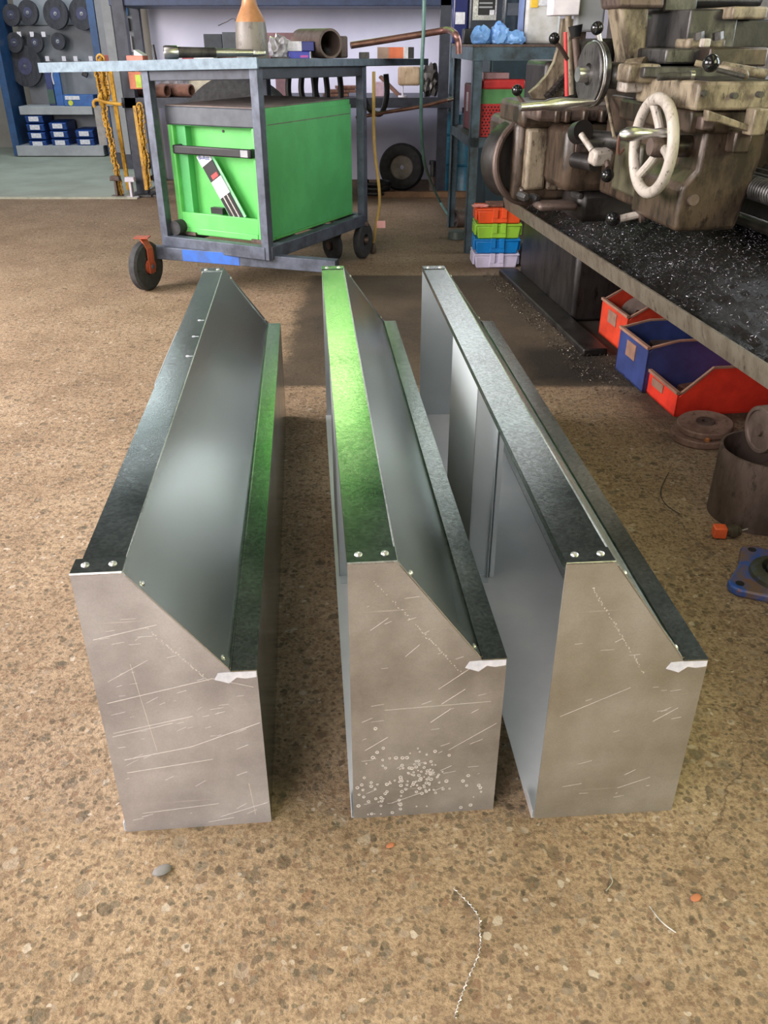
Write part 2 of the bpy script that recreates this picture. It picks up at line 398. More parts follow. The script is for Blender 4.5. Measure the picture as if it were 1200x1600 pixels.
# survey helpers: turn a sight line of the photograph into a point of the room
def ray(px, py):
    x = (px - 600) / FOC; y = -(py - 800) / FOC
    return Vector((x, math.cos(TILT) + y * math.sin(TILT), -math.sin(TILT) + y * math.cos(TILT)))
def onz(px, py, z=0.0):
    r = ray(px, py); return Vector((0, 0, CAM_H)) + r * ((z - CAM_H) / r.z)
def ony(px, py, Y):
    r = ray(px, py); return Vector((0, 0, CAM_H)) + r * (Y / r.y)
def text(name, body, size, mat, parent, m, extrude=.0004):
    cu = bpy.data.curves.new(name, 'FONT'); cu.body = body; cu.size = size; cu.extrude = extrude; cu.align_x = 'CENTER'; cu.align_y = 'CENTER'
    t = bpy.data.objects.new(name, cu); C.objects.link(t); bpy.context.view_layer.update()
    me = bpy.data.meshes.new_from_object(t); bpy.data.objects.remove(t); me.name = name
    me.transform(m)
    root = parent
    while root is not None and root.parent: root = root.parent
    if root is not None:
        me.transform((Matrix.Translation(root.location) @ Matrix.Rotation(root.rotation_euler.z, 4, 'Z')).inverted())
    me.materials.clear(); me.materials.append(mat)
    o = bpy.data.objects.new(name, me); C.objects.link(o); o.parent = parent; return o
rnd = random.Random(4)

# ================================================================== SETTING
struct(MB().box(-4.6, 2.4, -3.6, 6.98, -.06, 0), 'floor', M_floor, smooth=0)
struct(MB().box(-1.95, 2.4, 6.98, 8.0, -.06, 0), 'floor', M_floor, smooth=0)
struct(MB().box(-7, -1.95, 6.98, 10.6, -.06, 0.012), 'floor', M_floor2, smooth=0)
struct(MB().box(-7, -1.95, 6.94, 6.98, -.05, 0.014), 'trim_1', paint('kerb_edge', rgb(170, 170, 152), None, .7), smooth=0)
struct(MB().box(-1.95, 2.4, 8.0, 8.12, 0, 1.62), 'wall_back', M_wall, smooth=0)
struct(MB().box(-1.95, 2.4, 8.0, 8.12, 1.62, 4.2), 'wall_back', paint('dark_green_tin', rgb(54, 66, 60), rgb(42, 50, 46), .7), smooth=0)
struct(MB().box(-7, -1.95, 10.45, 10.6, 0, 4.2), 'wall_showroom', M_wall2, smooth=0)
struct(MB().box(-2.07, -1.95, 8.0, 10.45, 0, 4.2), 'wall_divider', M_wall2, smooth=0)
struct(MB().box(2.4, 2.52, -3.6, 8.1, 0, 4.2), 'wall_right', M_darkwall, smooth=0)
wl_ = MB(); wl_.box(-4.72, -4.6, 4.6, 6.98, 0, 4.2); wl_.box(-4.72, -4.6, -3.6, .2, 0, 4.2); wl_.box(-4.72, -4.6, .2, 4.6, 3.4, 4.2)
struct(wl_, 'wall_left', M_darkwall, smooth=0)
ce = MB()
for x0, x1, y0, y1 in ((-7, 2.5, 5.2, 10.6), (-4.72, 2.5, 4.0, 5.2), (-4.72, -2.0, -3.6, 4.0), (-.6, 1.1, -3.6, 4.0), (2.0, 2.5, -3.6, 4.0), (-2.0, -.6, -3.6, -.6), (1.1, 2.0, -3.6, -.6)):
    ce.box(x0, x1, y0, y1, 4.2, 4.3)
struct(ce, 'ceiling', paint('tin_ceiling', rgb(60, 60, 58), None, .6), smooth=0)
# translucent roof sheets (green fibreglass) and unseen back wall windows, added for trough reflections
M_sky_w = emit('white_roof_sheet', (1.0, .97, .95, 1), .5)
M_sky_g = emit('green_roof_sheet', (.80, .82, .34, 1), .6)
struct(MB().box(-2.0, -.6, -.6, 4.0, 4.22, 4.24), 'unseen_window_1', M_sky_w, smooth=0)  # unseen white sheet, placed to light the troughs and left floor from above
struct(MB().box(1.1, 2.0, -.6, 4.0, 4.22, 4.24), 'unseen_window_2', M_sky_g, smooth=0)
M_win_g = emit('green_reflected_window', (.16, .80, .10, 1), .75); M_win_y = emit('yellow_hotspot_pane', (.9, 1.0, .5, 1), 9.0)
M_win_w = emit('white_reflected_window', (.93, .96, 1.0, 1), .9); M_win_r = emit('right_window_fill', (.86, .94, 1.0, 1), 6.0)
struct(MB().box(-1.25, -.1, 7.97, 7.995, 1.9, 3.7), 'unseen_window_3', M_win_g, smooth=0)
struct(MB().box(.35, 1.9, 7.97, 7.995, 2.0, 3.7), 'unseen_window_4', M_win_w, smooth=0)
struct(MB().box(-.75, -.28, 7.95, 7.968, 2.75, 3.0), 'unseen_window_5', M_win_y, smooth=0)  # added pane for the yellow hot spot on the middle trough top
for k_, (y0, y1) in enumerate(((2.3, 3.4), (4.6, 5.8))):
    struct(MB().box(2.375, 2.395, y0, y1, 1.0, 2.3), 'unseen_window_%d' % (6 + k_), M_win_r, smooth=0)  # unseen windows added so the slope panels reflect brightness from the right
M_win_yg = emit('yellow_green_fill_window', (.93, .95, .55, 1), 5.5)
struct(MB().box(2.375, 2.395, -.6, 1.6, 1.2, 2.6), 'unseen_window_8', M_win_yg, smooth=0)  # unseen window added for yellow-green light on the right-hand floor
rw = MB(); rw.box(-.7, 2.4, -3.7, -3.6, 0, 4.2); rw.box(-4.6, -4.1, -3.7, -3.6, 0, 4.2); rw.box(-4.1, -.7, -3.7, -3.6, 3.3, 4.2)
struct(rw, 'wall_front', M_darkwall, smooth=0)
wf = MB()
for y0, y1 in ((2.3, 3.4), (4.6, 5.8)):
    for a in (y0, (y0 + y1) / 2, y1): wf.box(2.36, 2.40, a - .025, a + .025, .97, 2.33)
for x0, x1, z0, z1 in ((-1.25, -.1, 1.9, 3.7), (.35, 1.9, 2.0, 3.7)):
    for a in (x0, (x0 + x1) / 2, x1): wf.box(a - .03, a + .03, 7.93, 7.99, z0 - .03, z1 + .03)
    for a in (z0, z1): wf.box(x0, x1, 7.93, 7.99, a - .03, a + .03)
struct(wf, 'trim_2', M_darksteel, smooth=0)

# ================================================================== THE THREE SHEET METAL TROUGHS
W, HT, HL, TW, LU, LEN = .229, .493, .316, .067, .192, 1.67
def trough(origin, yaw, label, marks, seed, tw0=0.0, length=LEN):
    rn = random.Random(seed)
    t = thing('sheet_metal_trough', (origin[0], origin[1], 0), label, 'metal trough', yaw)
    pr = [(0, 0), (W, 0), (W, HL), (LU, HL), (TW, HT), (0, HT)]
    th = .0016
    def L(mb, name, mat, parent=t, **k): return mb.build(name, mat, parent, local=True, **k)
    ends = []
    for v0, s in ((0, 1), (length, -1)):
        mb = MB(); mb.prism([(u, v0, z) for u, z in pr], (0, th * s, 0))
        a = Vector((TW + .004, v0, HT - .006)); b = Vector((LU - .002, v0, HL + .004)); n = Vector((HT - HL, 0, LU - TW)).normalized() * .0012
        fm = MB(); fm.quadbox([a - n, b - n, b - n + Vector((0, .02 * s, 0)), a - n + Vector((0, .02 * s, 0))], top=[a + n, b + n, b + n + Vector((0, .02 * s, 0)), a + n + Vector((0, .02 * s, 0))])
        e = L(mb, 'end_panel', (M_front, M_front2, M_front3)[seed - 1] if s > 0 else M_clean, smooth=30); ends.append(e); L(fm, 'slope_flange', M_slope, e)
        L(MB().box(0, TW, min(v0, v0 + .036 * s), max(v0, v0 + .036 * s), HT - .0005, HT + .0012), 'folded_tab', M_dull, e)
        L(MB().cyl((0, v0, HT), (TW, v0, HT), .0017, n=8), 'bright_fold', M_edge, e)
        for u in (.016, .052):
            L(MB().revolve([(.0055, 0), (.0052, .0012), (.0035, .0024), (.0015, .0026), (.0012, .0016), (0, .0016)], (u, v0 + .02 * s, HT + .0012), (0, 0, 1), 14), 'rivet', M_edge, e)
        for f in (.13, .93):
            p = a.lerp(b, f) + Vector((0, .012 * s, 0)) + n
            L(MB().revolve([(.0045, 0), (.004, .0012), (.0025, .0022), (0, .002)], p, n, 12), 'rivet', M_edge, e)
        sm = MB()
        pts = [(LU - .018, HL - .002), (LU + .002, HL - .001), (W - .001, HL - .002), (W - .001, HL - .012), (LU + .02, HL - .014), (LU + .008, HL - .011), (LU - .004, HL - .021), (LU - .024, HL - .013)]
        sm.prism([(u, v0, z) for u, z in pts], (0, -.0008 * s, 0))
        L(sm, 'sealant_smear', M_seal, e, label='white sealant smear')
    # scratches and scribe marks on the near end panel
    sc = MB()
    def scr(u0, z0, u1, z1, wd=.0006):
        d = Vector((u1 - u0, 0, z1 - z0)).normalized(); nn = Vector((-d.z, 0, d.x)) * wd * .6
        A, B = Vector((u0, -.0002, z0)), Vector((u1, -.0002, z1))
        sc.quadbox([A - nn, B - nn, B + nn, A + nn], top=[k + Vector((0, -.0002, 0)) for k in (A - nn, B - nn, B + nn, A + nn)])
    for m in marks.get('lines', []): scr(*m)
    for i in range(marks.get('fine', 40)):
        u = rn.uniform(.01, .2); z = rn.uniform(.02, .44)
        if z > HL - .02 and u > TW + (HT - z) / (HT - HL) * (LU - TW) - .03: continue
        l = rn.uniform(.003, .022); a = rn.uniform(.0, .6); scr(u, z, min(u + l * math.cos(a), W - .004), z + l * math.sin(a), .00035)
    a0, b0 = marks['scribe']
    nn_ = 60
    for i in range(nn_):
        if rn.random() < .25: continue
        f = i / nn_; u = a0[0] + (b0[0] - a0[0]) * f + rn.uniform(-.001, .001); z = a0[1] + (b0[1] - a0[1]) * f + rn.uniform(-.001, .001)
        an = rn.uniform(0, 3.1); l = rn.uniform(.0012, .003); scr(u, z, u + l * math.cos(an), z + l * math.sin(an), .0008)
    tag(L(sc, 'scratch_marks', M_scratch, ends[0], smooth=0, label='bright scribed scratches'), kind='stuff')
    if marks.get('drops'):
        dm = MB()
        def drop(u, z, r): dm.revolve([(r * .55, 0.0), (r, .0001), (r, .0004), (r * .6, .0004), (r * .55, 0.0)], (u, -.0001, z), (0, -1, 0), 10)
        for i in range(150):
            if i < 90: u, z = rn.gauss(.112, .024), rn.gauss(.088, .024)
            else: u, z = rn.uniform(.006, .08) if rn.random() < .7 else rn.uniform(.1, .21), abs(rn.gauss(.02, .07)) + .006
            if .004 < u < W - .006 and z > .005: drop(u, z, rn.uniform(.0010, .0034))
        tag(L(dm, 'dried_drops', M_scratch, ends[0], label='dried pale droplets'), kind='stuff')
    v1, v2 = th, length - th
    tp = MB(); tp.box(tw0, TW, v1, v2, HT - .0022, HT - .0006); tp.box(tw0, tw0 + .0016, v1, v2, HT - .014, HT - .001)
    L(tp, 'top_strip', M_dull)
    a = Vector((TW, v1, HT - .0004)); b = Vector((LU + .0008, v1, HL - .004)); n = Vector((HT - HL, 0, LU - TW)).normalized() * .0008; dv = Vector((0, v2 - v1, 0))
    sl_ = MB(); nu, nv = 8, 60; lay = []
    for side in (1, -1):
        g_ = []
        for j in range(nv + 1):
            g_.append([])
            for i in range(nu + 1):
                fu, fv = i / nu, j / nv; p_ = a.lerp(b, fu) + dv * fv
                e_ = math.sin(PI * fu) ** 1.3 * min(1, 12 * fv, 12 * (1 - fv))
                p_ += n.normalized() * (side * .0008 + .0022 * e_ * (math.sin(fv * 12.5 + seed * 1.7 + fu * 1.5) * .6 + math.sin(fv * 23 + seed + 1 - fu * 2) * .4 - .7))
                g_[-1].append(sl_.bm.verts.new(p_))
        for j in range(nv):
            for i in range(nu): sl_.bm.faces.new((g_[j][i], g_[j][i + 1], g_[j + 1][i + 1], g_[j + 1][i]))
        lay.append(g_)
    A_, B_ = lay
    for j in range(nv):
        for i in (0, nu): sl_.bm.faces.new((A_[j][i], A_[j + 1][i], B_[j + 1][i], B_[j][i]))
    for i in range(nu):
        for j in (0, nv): sl_.bm.faces.new((A_[j][i], A_[j][i + 1], B_[j][i + 1], B_[j][i]))
    L(sl_, 'slope_panel', M_slope)
    if seed == 1:
        for (u_, v_) in ((.052, .86), (.050, 1.0), (.050, 1.13)):
            pm0 = MB(); pm0.torus((u_, v_, HT + .0001), (0, 0, 1), .0032, .0006, 14, 5); pm0.box(u_ + .003, u_ + .012, v_ - .0007, v_ + .0007, HT - .0006, HT)
            L(pm0, 'pen_mark', M_seal, label='small white marker arrow')
    L(MB().cyl((TW - .0004, v1, HT - .0004), (TW - .0004, v2, HT - .0004), .0013, n=8), 'fold_edge', M_edge)
    lp = MB(); lp.box(LU, W, v1 - .003, v2 + .003, HL, HL + .0018); lp.box(LU - .0006, LU + .0008, v1, v2, HL - .006, HL + .006)
    L(lp, 'lip_strip', M_dull)
    fp = MB(); fp.box(W - .0016, W, v1, v2, 0, HL); L(fp, 'side_panel', M_dull)
    bp = MB(); bp.box(-.004, W - .002, v1, v2, .0004, .002); bp.box(-.004, -.0025, v1, .05, .002, .018); bp.box(.012, .0135, v1, .03, .002, .014)
    L(bp, 'base_panel', M_base)
    cs = []
    for (c0, c1) in ((.70, 1.05),):
        co = MB(); co.box(.004, .0055, c0, c1, .003, HT - .003); co.box(.004, .05, c0, c0 + .0015, .003, HT - .003); co.box(.05, .0515, c0 - .012, c0 + .0015, .003, HT - .003)
        co.box(.056, .0575, c0 - .01, c0 + .05, .003, HT - .003); co.box(.0575, .066, c0 - .01, c0 - .0085, .003, HT - .003)
        co.box(.004, .05, c1 - .0015, c1, .003, HT - .003); co.box(.006, .05, c0 - .032, c0, .0022, .0036)
        L(co, 'support_column', M_clean)
    return t

D = W / 227.0
mk1 = dict(fine=60, scribe=((.085, .40), (.16, .30)), lines=[(.012, .27, .165, .305, .0008), (.165, .305, .222, .33 - .045, .0006), (.01, .205, .10, .225, .0006), (.012, .212, .13, .236, .0006), (.02, .157, .12, .175, .0009), (.12, .175, .226, .215, .0008),
      (.02, .13, .15, .147, .0008), (.012, .385, .10, .405, .0007), (.03, .04, .15, .05, .0006), (.055, .34, .07, .17, .0005), (.2, .09, .205, .02, .0006), (.02, .31, .08, .345, .0005), (.15, .02, .226, .045, .0005), (.13, .01, .17, .016, .0006)])
mk2 = dict(fine=40, drops=True, scribe=((.036, .462), (.165, .29)), lines=[(.13, .265, .18, .305, .0005), (.135, .235, .17, .262, .0006), (.02, .15, .055, .175, .0006), (.12, .2, .15, .225, .0007), (.03, .38, .055, .4, .0005), (.08, .33, .10, .35, .0006), (.05, .23, .21, .235, .0004), (.15, .14, .222, .19, .0004), (.06, .03, .11, .05, .0005)])
mk3 = dict(fine=26, scribe=((.038, .455), (.14, .29)), lines=[(.02, .22, .12, .27, .0004), (.165, .2, .2, .225, .0006), (.04, .07, .07, .075, .0004), (.13, .06, .18, .08, .0005)])
trough((-.410, .903), R(5.0), 'leftmost galvanised steel trough on the floor, long scratches across its end panel', mk1, 1, .008)
trough((-.049, .929), R(4.9), 'middle galvanised steel trough, bright green sheen on top, dried droplets on its end', mk2, 2)
trough((.243, .929), R(4.3), 'galvanised steel trough nearest the lathe, its open back and upright inner column in view', mk3, 3)

# wire swarf and small litter on the floor
def wire(name, pts, r, mat, label, cat, smooth=5):
    return tag(MB().tube(pts, r, 6, smooth).build(name, mat), label, cat)
cur = [(708, 1388), (722, 1402), (735, 1415), (745, 1428), (751, 1440), (750, 1455), (752, 1472), (749, 1492), (742, 1510), (733, 1528), (726, 1546), (719, 1565), (714, 1580), (711, 1592)]
pts = []
cp = [onz(*p) for p in cur]
for i in range(150):
    f = i / 149 * (len(cp) - 1); k = min(int(f), len(cp) - 2); p = cp[k].lerp(cp[k + 1], f - k); a = i * 1.35
    pts.append((p.x + .0016 * math.cos(a), p.y, .0026 + .0016 * math.sin(a)))
wire('coiled_swarf', pts, .0006, M_edge, 'long thin curl of shiny coiled metal swarf on the floor in the foreground', 'metal shaving', 0)
wire('metal_shaving', [onz(955, 1350, .003), onz(953, 1366, .005), onz(957, 1378, .004), onz(947, 1392, .002)], .0009, M_edge, 'short bent silver shaving on the floor below the right trough end', 'metal shaving')
wire('metal_shaving', [onz(1015, 1416, .002), onz(1030, 1436, .004), onz(1043, 1448, .003), onz(1056, 1457, .002)], .0008, M_edge, 'thin straight pale shaving lying right of the bent silver one', 'metal shaving')
wire('dark_wire', [onz(1045, 738, .003), onz(1034, 760, .006), onz(1033, 775, .004), onz(1042, 790, .004), onz(1062, 803, .003)], .0012, M_black, 'thin dark bent wire on the floor left of the rusty pipe section', 'wire')
pm = paint('pebble_grey', rgb(132, 132, 134), rgb(110, 104, 98), .7)
pm2 = paint('pebble_orange', rgb(190, 120, 80), rgb(160, 100, 70), .7)
for (px, py, s, m_, lb) in ((254, 1362, .012, pm, 'small grey stone chip on the floor below the left trough'), (610, 1322, .006, pm2, 'tiny orange flake on the floor under the middle trough end'), (1087, 1404, .0075, pm2, 'small brownish stone chip on the floor near the lower right crack')):
    mb = MB(); c = onz(px, py); mb.ball((0, 0, 0), s, 8); mb.bm.transform(Matrix.Translation((c.x, c.y, s * .3)) @ Matrix.Rotation(.5, 4, 'Z') @ Matrix.Diagonal((1.3, .8, .33, 1)))
    tag(mb.build('stone_chip', m_), lb, 'stone')

# ================================================================== WHEELED STEEL TABLE
rv = Vector((.45, .893, 0)); lv = Vector((-.893, .45, 0))
F0 = Vector((-.552, 4.05, 0)); fl, fr_ = .60, .96
zb = .185
t = thing('wheeled_steel_table', (F0.x, F0.y, 0), 'blue-grey welded steel trolley table on wheels carrying a green tool cabinet', 'table')
cor = [F0, F0 + rv * fr_, F0 + rv * fr_ + lv * fl, F0 + lv * fl]
def zt(p): # slightly sagging table top plane
    d = Vector((p[0], p[1], 0)) - Vector((-.53, 4.0, 0)); return 1.029 - .026 * d.dot(lv) - .0165 * d.dot(rv)
for c in cor:
    mb = MB(); mb.bar(c + Vector((0, 0, zb)), c + Vector((0, 0, zt(c) - .03)), .042, .042, up=rv); mb.build('leg', M_steel, t, bevel=.002)
for i in range(4):
    a, b = cor[i], cor[(i + 1) % 4]
    mb = MB(); mb.bar(a + Vector((0, 0, zb + .03)), b + Vector((0, 0, zb + .03)), .05, .06); mb.build('base_rail', M_steel, t, bevel=.003)
    d = (b - a).normalized() * .02
    mb = MB(); mb.bar(a + d + Vector((0, 0, zt(a) - .055)), b - d + Vector((0, 0, zt(b) - .055)), .03, .05); mb.build('top_rail', M_darksteel, t, bevel=.003)
for f in (.3, .62):
    mb = MB(); a = F0 + rv * fr_ * f; mb.bar(a + Vector((0, 0, zb + .045)), a + lv * fl + Vector((0, 0, zb + .045)), .04, .028); mb.build('cross_rail', M_steel, t)
T0 = Vector((-.53, 4.0, 0)); tl, tr_ = 1.27, 1.76
tc = [T0, T0 + rv * tr_, T0 + rv * tr_ + lv * tl, T0 + lv * tl]
mb = MB(); mb.quadbox([(p.x, p.y, zt(p) - .034) for p in tc], top=[(p.x, p.y, zt(p)) for p in tc]); mb.build('tabletop', M_steel_top, t, bevel=.002)
a, b = T0 - rv * .008 + lv * .0, T0 - rv * .008 + lv * tl
MB().bar((a.x, a.y, zt(a) - .017), (b.x, b.y, zt(b) - .017), .012, .042).build('edge_trim', paint('edge_strip', rgb(104, 120, 130), rgb(84, 98, 108), .5, .4, 30), t, label='bright metal edge strip')
# outrigger beam with wheels
A = onz(216, 391, .17); B = onz(527, 416, .17)
MB().bar(A, B, .05, .06).build('outrigger_beam', M_steel, t, bevel=.003)
dAB = (B - A).normalized(); nAB = Vector((dAB.y, -dAB.x, 0))
pb0 = A + dAB * .27; pb1 = A + dAB * .58
MB().bar(pb0 + nAB * .026, pb1 + nAB * .026, .002, .055).build('paint_band', paint('bright_blue_paint', rgb(50, 104, 196), rgb(60, 90, 150), .5), t, label='bright blue painted stretch')
def wheel(mb_parent, c, axis, r, wd, tname='wheel'):
    ax = Vector(axis).normalized()
    o = MB().revolve([(r * .35, -wd / 2), (r * .9, -wd / 2), (r, -wd * .3), (r, wd * .3), (r * .9, wd / 2), (r * .35, wd / 2), (r * .3, wd * .3), (r * .3, -wd * .3)], c, ax, 36, close=True).build(tname, M_rubber, mb_parent)
    return o
wc = Vector((-1.185, 4.21, .118)); wax = Vector((.93, -.37, 0)).normalized()
wo = wheel(t, wc, wax, .118, .05)
M_orr = grime('orange_hub_paint', rgb(176, 82, 52), rgb(130, 60, 42), rgb(70, 50, 44), .5)
MB().cyl(wc - wax * .035, wc + wax * .035, .036, n=20).build('hub', M_orr, wo)
MB().cyl(wc - wax * .045, wc + wax * .045, .01, n=10).build('axle', M_steel, wo)
pl = MB(); pl.bar(wc + wax * .036 + Vector((0, 0, -.03)), wc + wax * .036 + Vector((0, 0, .085)), .045, .006, up=wax)
pl.bar(wc + wax * .0 + Vector((0, 0, .135)), wc + wax * .0 + Vector((0, 0, .14)), .07, .06); pl.bar(wc + wax * .036 + Vector((0, 0, .085)), wc + Vector((0, 0, .138)), .045, .006, up=wax)
pl.build('castor_fork', M_orr, t, label='orange castor bracket')
for (px, py, yy, nm) in ((520, 408, 0, 0),):
    c = onz(px, py, .0) + Vector((0, .02, .085)); ax = Vector((.8, .6, 0)).normalized()
    w2 = wheel(t, c, ax, .085, .035); MB().cyl(c - ax * .03, c + ax * .03, .022, n=16).build('hub', M_ruststeel, w2)
    fk = MB()
    for s in (-1, 1): fk.bar(c + ax * .028 * s, c + ax * .028 * s + Vector((.03, .05, .10)), .04, .004, up=ax)
    fk.cyl(c + Vector((.03, .05, .09)), c + Vector((.03, .05, .125)), .04, .04, 20)
    fk.build('castor_fork', M_ruststeel, t)
for q in (cor[1], cor[2]):
    c = Vector((q.x, q.y, .1)); w3 = wheel(t, c, (.9, -.4, 0), .1, .04)
    MB().cyl(c - Vector((.03, 0, 0)), c + Vector((.03, 0, 0)), .02, n=14).build('hub', M_ruststeel, w3)
    MB().bar(c + Vector((0, 0, .085)), c + Vector((0, 0, .105)), .06, .06).build('castor_plate', M_ruststeel, t)
# ------------------------------------------------------------------ green tool cabinet
cyaw = math.atan2(rv.y, rv.x) - PI / 2    # local +Y runs along rv, local -X along lv
CW, CL, CZ0, CZ1 = .535, .85, .0, .585
c0 = F0 + rv * .06 + lv * .035
t = thing('tool_cabinet', (c0.x, c0.y, zb + .062), 'bright green steel tool cabinet with grey lid standing inside the trolley table frame', 'tool cabinet', cyaw)
def L(mb, name, mat, parent=t, **k): return mb.build(name, mat, parent, local=True, **k)
body = MB()   # hollow front: x from -CW..0 , y from 0..CL
body.box(-CW, 0, .07, CL, 0, CZ1 - .085); body.box(-CW, -CW + .03, 0, .07, 0, CZ1 - .085); body.box(-.055, 0, 0, .07, 0, CZ1 - .085); body.box(-CW + .03, -.055, 0, .07, 0, .035)
L(body, 'body', M_green, bevel=.006)
L(MB().box(.0, .004, .035, CL - .01, .015, CZ1 - .03), 'side_panel', M_green_shaded, bevel=.002)
L(MB().box(.003, .0055, .05, CL - .02, CZ1 - .075, CZ1 - .071), 'panel_seam', M_dust)
L(MB().box(-CW + .03, -.05, .0, .012, .03, .105), 'pocket_lip', M_green, bevel=.003)
L(MB().box(-CW + .004, -CW + .085, .025, .072, .03, CZ1 - .087), 'inner_post', M_green_shaded, bevel=.003)
lid = MB(); lid.prism([(-CW - .004, -.004, CZ1 - .085), (-CW * .72, -.008, CZ1 - .085), (-CW * .3, -.008, CZ1 - .085), (.006, 0, CZ1 - .085), (.006, .04, CZ1 - .085), (-CW - .004, .08, CZ1 - .085)], (0, 0, .08))
L(lid, 'lid_band', M_lid, bevel=.006)
L(MB().box(-CW, -.002, .01, CL - .01, CZ1 - .09, CZ1 - .005), 'lid', M_green_shaded, bevel=.004)
L(MB().box(-CW + .006, -.01, .0, CL - .02, CZ1 - .006, CZ1), 'top_mat', M_dust, bevel=.002, label='dusty brown top')
hd = MB(); hd.box(-CW + .04, -.04, -.03, -.018, CZ1 - .21, CZ1 - .17); hd.box(-CW + .04, -CW + .06, -.03, .03, CZ1 - .21, CZ1 - .17); hd.box(-.06, -.04, -.03, .03, CZ1 - .21, CZ1 - .17)
h = L(hd, 'handle', M_black, bevel=.006)
L(MB().box(-.10, -.06, -.032, -.0295, CZ1 - .205, CZ1 - .175), 'handle_badge', M_grey, h)
L(MB().cyl((-.26, .071, CZ1 - .11), (-.26, .066, CZ1 - .11), .006, n=12), 'lock', M_black)
for xx in (-.06, -CW + .08): L(MB().box(xx - .03, xx + .03, -.012, .03, -.002, .012), 'foot', M_ruststeel)
L(MB().cyl((-CW + .02, -.055, .035), (-CW + .02, .0, .035), .034, .034, 24), 'bumper', M_rubber)
for zz in (.14, .2, .28, .35): L(MB().box(-CW - .03, -CW, .05, .1, zz, zz + .02), 'side_clip', M_black)
# packet of hacksaw blades leaning in the cabinet's pocket
cm = Matrix.Translation((c0.x, c0.y, zb + .062)) @ Matrix.Rotation(cyaw, 4, 'Z')
t = thing('tool_packet', cm @ Vector((-.2, .03, .05)), 'clear plastic packet of black-handled tools leaning in the pocket of the green cabinet', 'packet', cyaw)
pm_ = cm @ Matrix.Translation((-.27, .022, .245)) @ Matrix.Rotation(R(-32), 4, 'Y')
def pk(x0, x1, y0, y1, z0, z1): return MB().box(x0, x1, y0, y1, z0, z1, pm_)
pk(-.045, .045, 0, .004, -.19, .15).build('sleeve', paint('clear_sleeve', rgb(120, 190, 140), rgb(170, 200, 180), .15), t, bevel=.002)
pk(-.045, .03, -.003, 0, .11, .165).build('header_card', M_label, t)
pk(-.04, .03, -.005, 0, .03, .11).build('tool_head', M_black, t)
pk(-.02, .02, -.0065, -.004, .035, .055).build('red_sticker', paint('red_sticker', rgb(214, 70, 70)), t, label='red sticker')
pk(-.038, .032, -.006, 0, -.055, .03).build('paper_insert', M_label, t)
for x in (-.03, -.005, .02): pk(x - .008, x + .008, -.005, 0, -.185, -.055).build('tool_shank', M_black, t)
for x in (-.017, .008): pk(x - .004, x + .004, -.004, 0, -.185, -.055).build('steel_rod', M_chrome, t)
text('header_text', 'B-Ast', .028, M_blueplastic, t, pm_ @ Matrix.Translation((-.008, -.004, .14)) @ Matrix.Rotation(R(90), 4, 'X') @ Matrix.Rotation(R(-32), 4, 'Z'))
MB().box(-.34, -.27, .02, .05, .106, .135, cm).build('x', M_black).name = 'rubber_grip'
tag(bpy.data.objects['rubber_grip'], 'short black rubber block behind the lip of the green cabinet pocket', 'block')

# ================================================================== THINGS ON THE TABLE
def onT(px, Y, dz=0):
    p = ony(px, 88, Y); return Vector((p.x, p.y, zt(p) + dz))
def scale_at(Y): return Y * math.cos(TILT) / FOC * 1.0 + .1 * math.sin(TILT) / FOC   # metres per pixel at table height
# torque wrench
a = onT(258, 4.30, .034); b = onT(392, 4.42, .028)
t = thing('torque_wrench', a - Vector((0, 0, .022)), 'long silver torque wrench lying along the near edge of the steel table', 'wrench')
d = (b - a).normalized()
MB().revolve([(.0, 0), (.014, 0), (.015, -.004), (.026, -.004), (.028, .004), (.028, .055), (.025, .06), (0, .06)], a, d, 20).build('end_grip', M_chrome, t)
MB().cyl(a + d * .058, a + d * .23, .023, .020, 18).build('handle', M_bed, t)
MB().cyl(a + d * .23, a + d * .40, .017, .015, 16).build('shaft', M_chrome, t)
MB().obox(a + d * .43, (.06, .03, .022), math.atan2(d.y, d.x)).build('ratchet_head', M_edge, t, bevel=.006)
# spray bottle shaped vase
p = onT(395, 4.52); s = .0031
t = thing('bottle', p, 'grey and orange bottle with tall neck standing on the steel table', 'bottle')
MB().revolve([(0, .0), (.072, .0), (.076, .006), (.075, .09), (.072, .13), (.069, .155)], p, (0, 0, 1), 32).build('body', grime('grey_bottle', rgb(128, 122, 114), rgb(104, 98, 92), rgb(80, 74, 70), .45, 0, 8), t)
MB().revolve([(.069, .154), (.061, .176), (.046, .203), (.037, .222), (.032, .245), (.030, .30), (.031, .42), (0, .42)], p, (0, 0, 1), 32).build('neck', paint('amber_neck', rgb(178, 128, 84), rgb(150, 106, 72), .35), t, label='orange-brown neck')
wire('bent_wire', [onT(345, 4.7, .15), onT(358, 4.7, .165), onT(372, 4.65, .17), onT(378, 4.6, .06), onT(379, 4.6, .004)], .002, M_bed, 'thin bent wire standing up behind the bottle on the table', 'wire')
def tbox(name, px0, px1, Y, h, dep, mat, label, cat, z=0, yaw=0.0, bevel=.003, root=False):
    a = onT(px0, Y); b = onT(px1, Y); c = (a + b) / 2; wdt = (b - a).length; zz = zt(c) + z
    m = Matrix.Translation((c.x, c.y, zz + .0005)) @ Matrix.Rotation(yaw, 4, 'Z')
    mb = MB().box(-wdt / 2, wdt / 2, -dep / 2, dep / 2, 0, h, m)
    if root:
        t = thing(name, (c.x, c.y, zz), label, cat); o = mb.build('carton', mat, t, bevel=bevel); return t, m, wdt
    return tag(mb.build(name, mat, bevel=bevel), label, cat), m, wdt
t, m, wd = tbox('red_white_box', 288, 337, 4.75, .058, .10, M_label, 'small white box with a red end on the steel table behind the wrench', 'box', root=True)
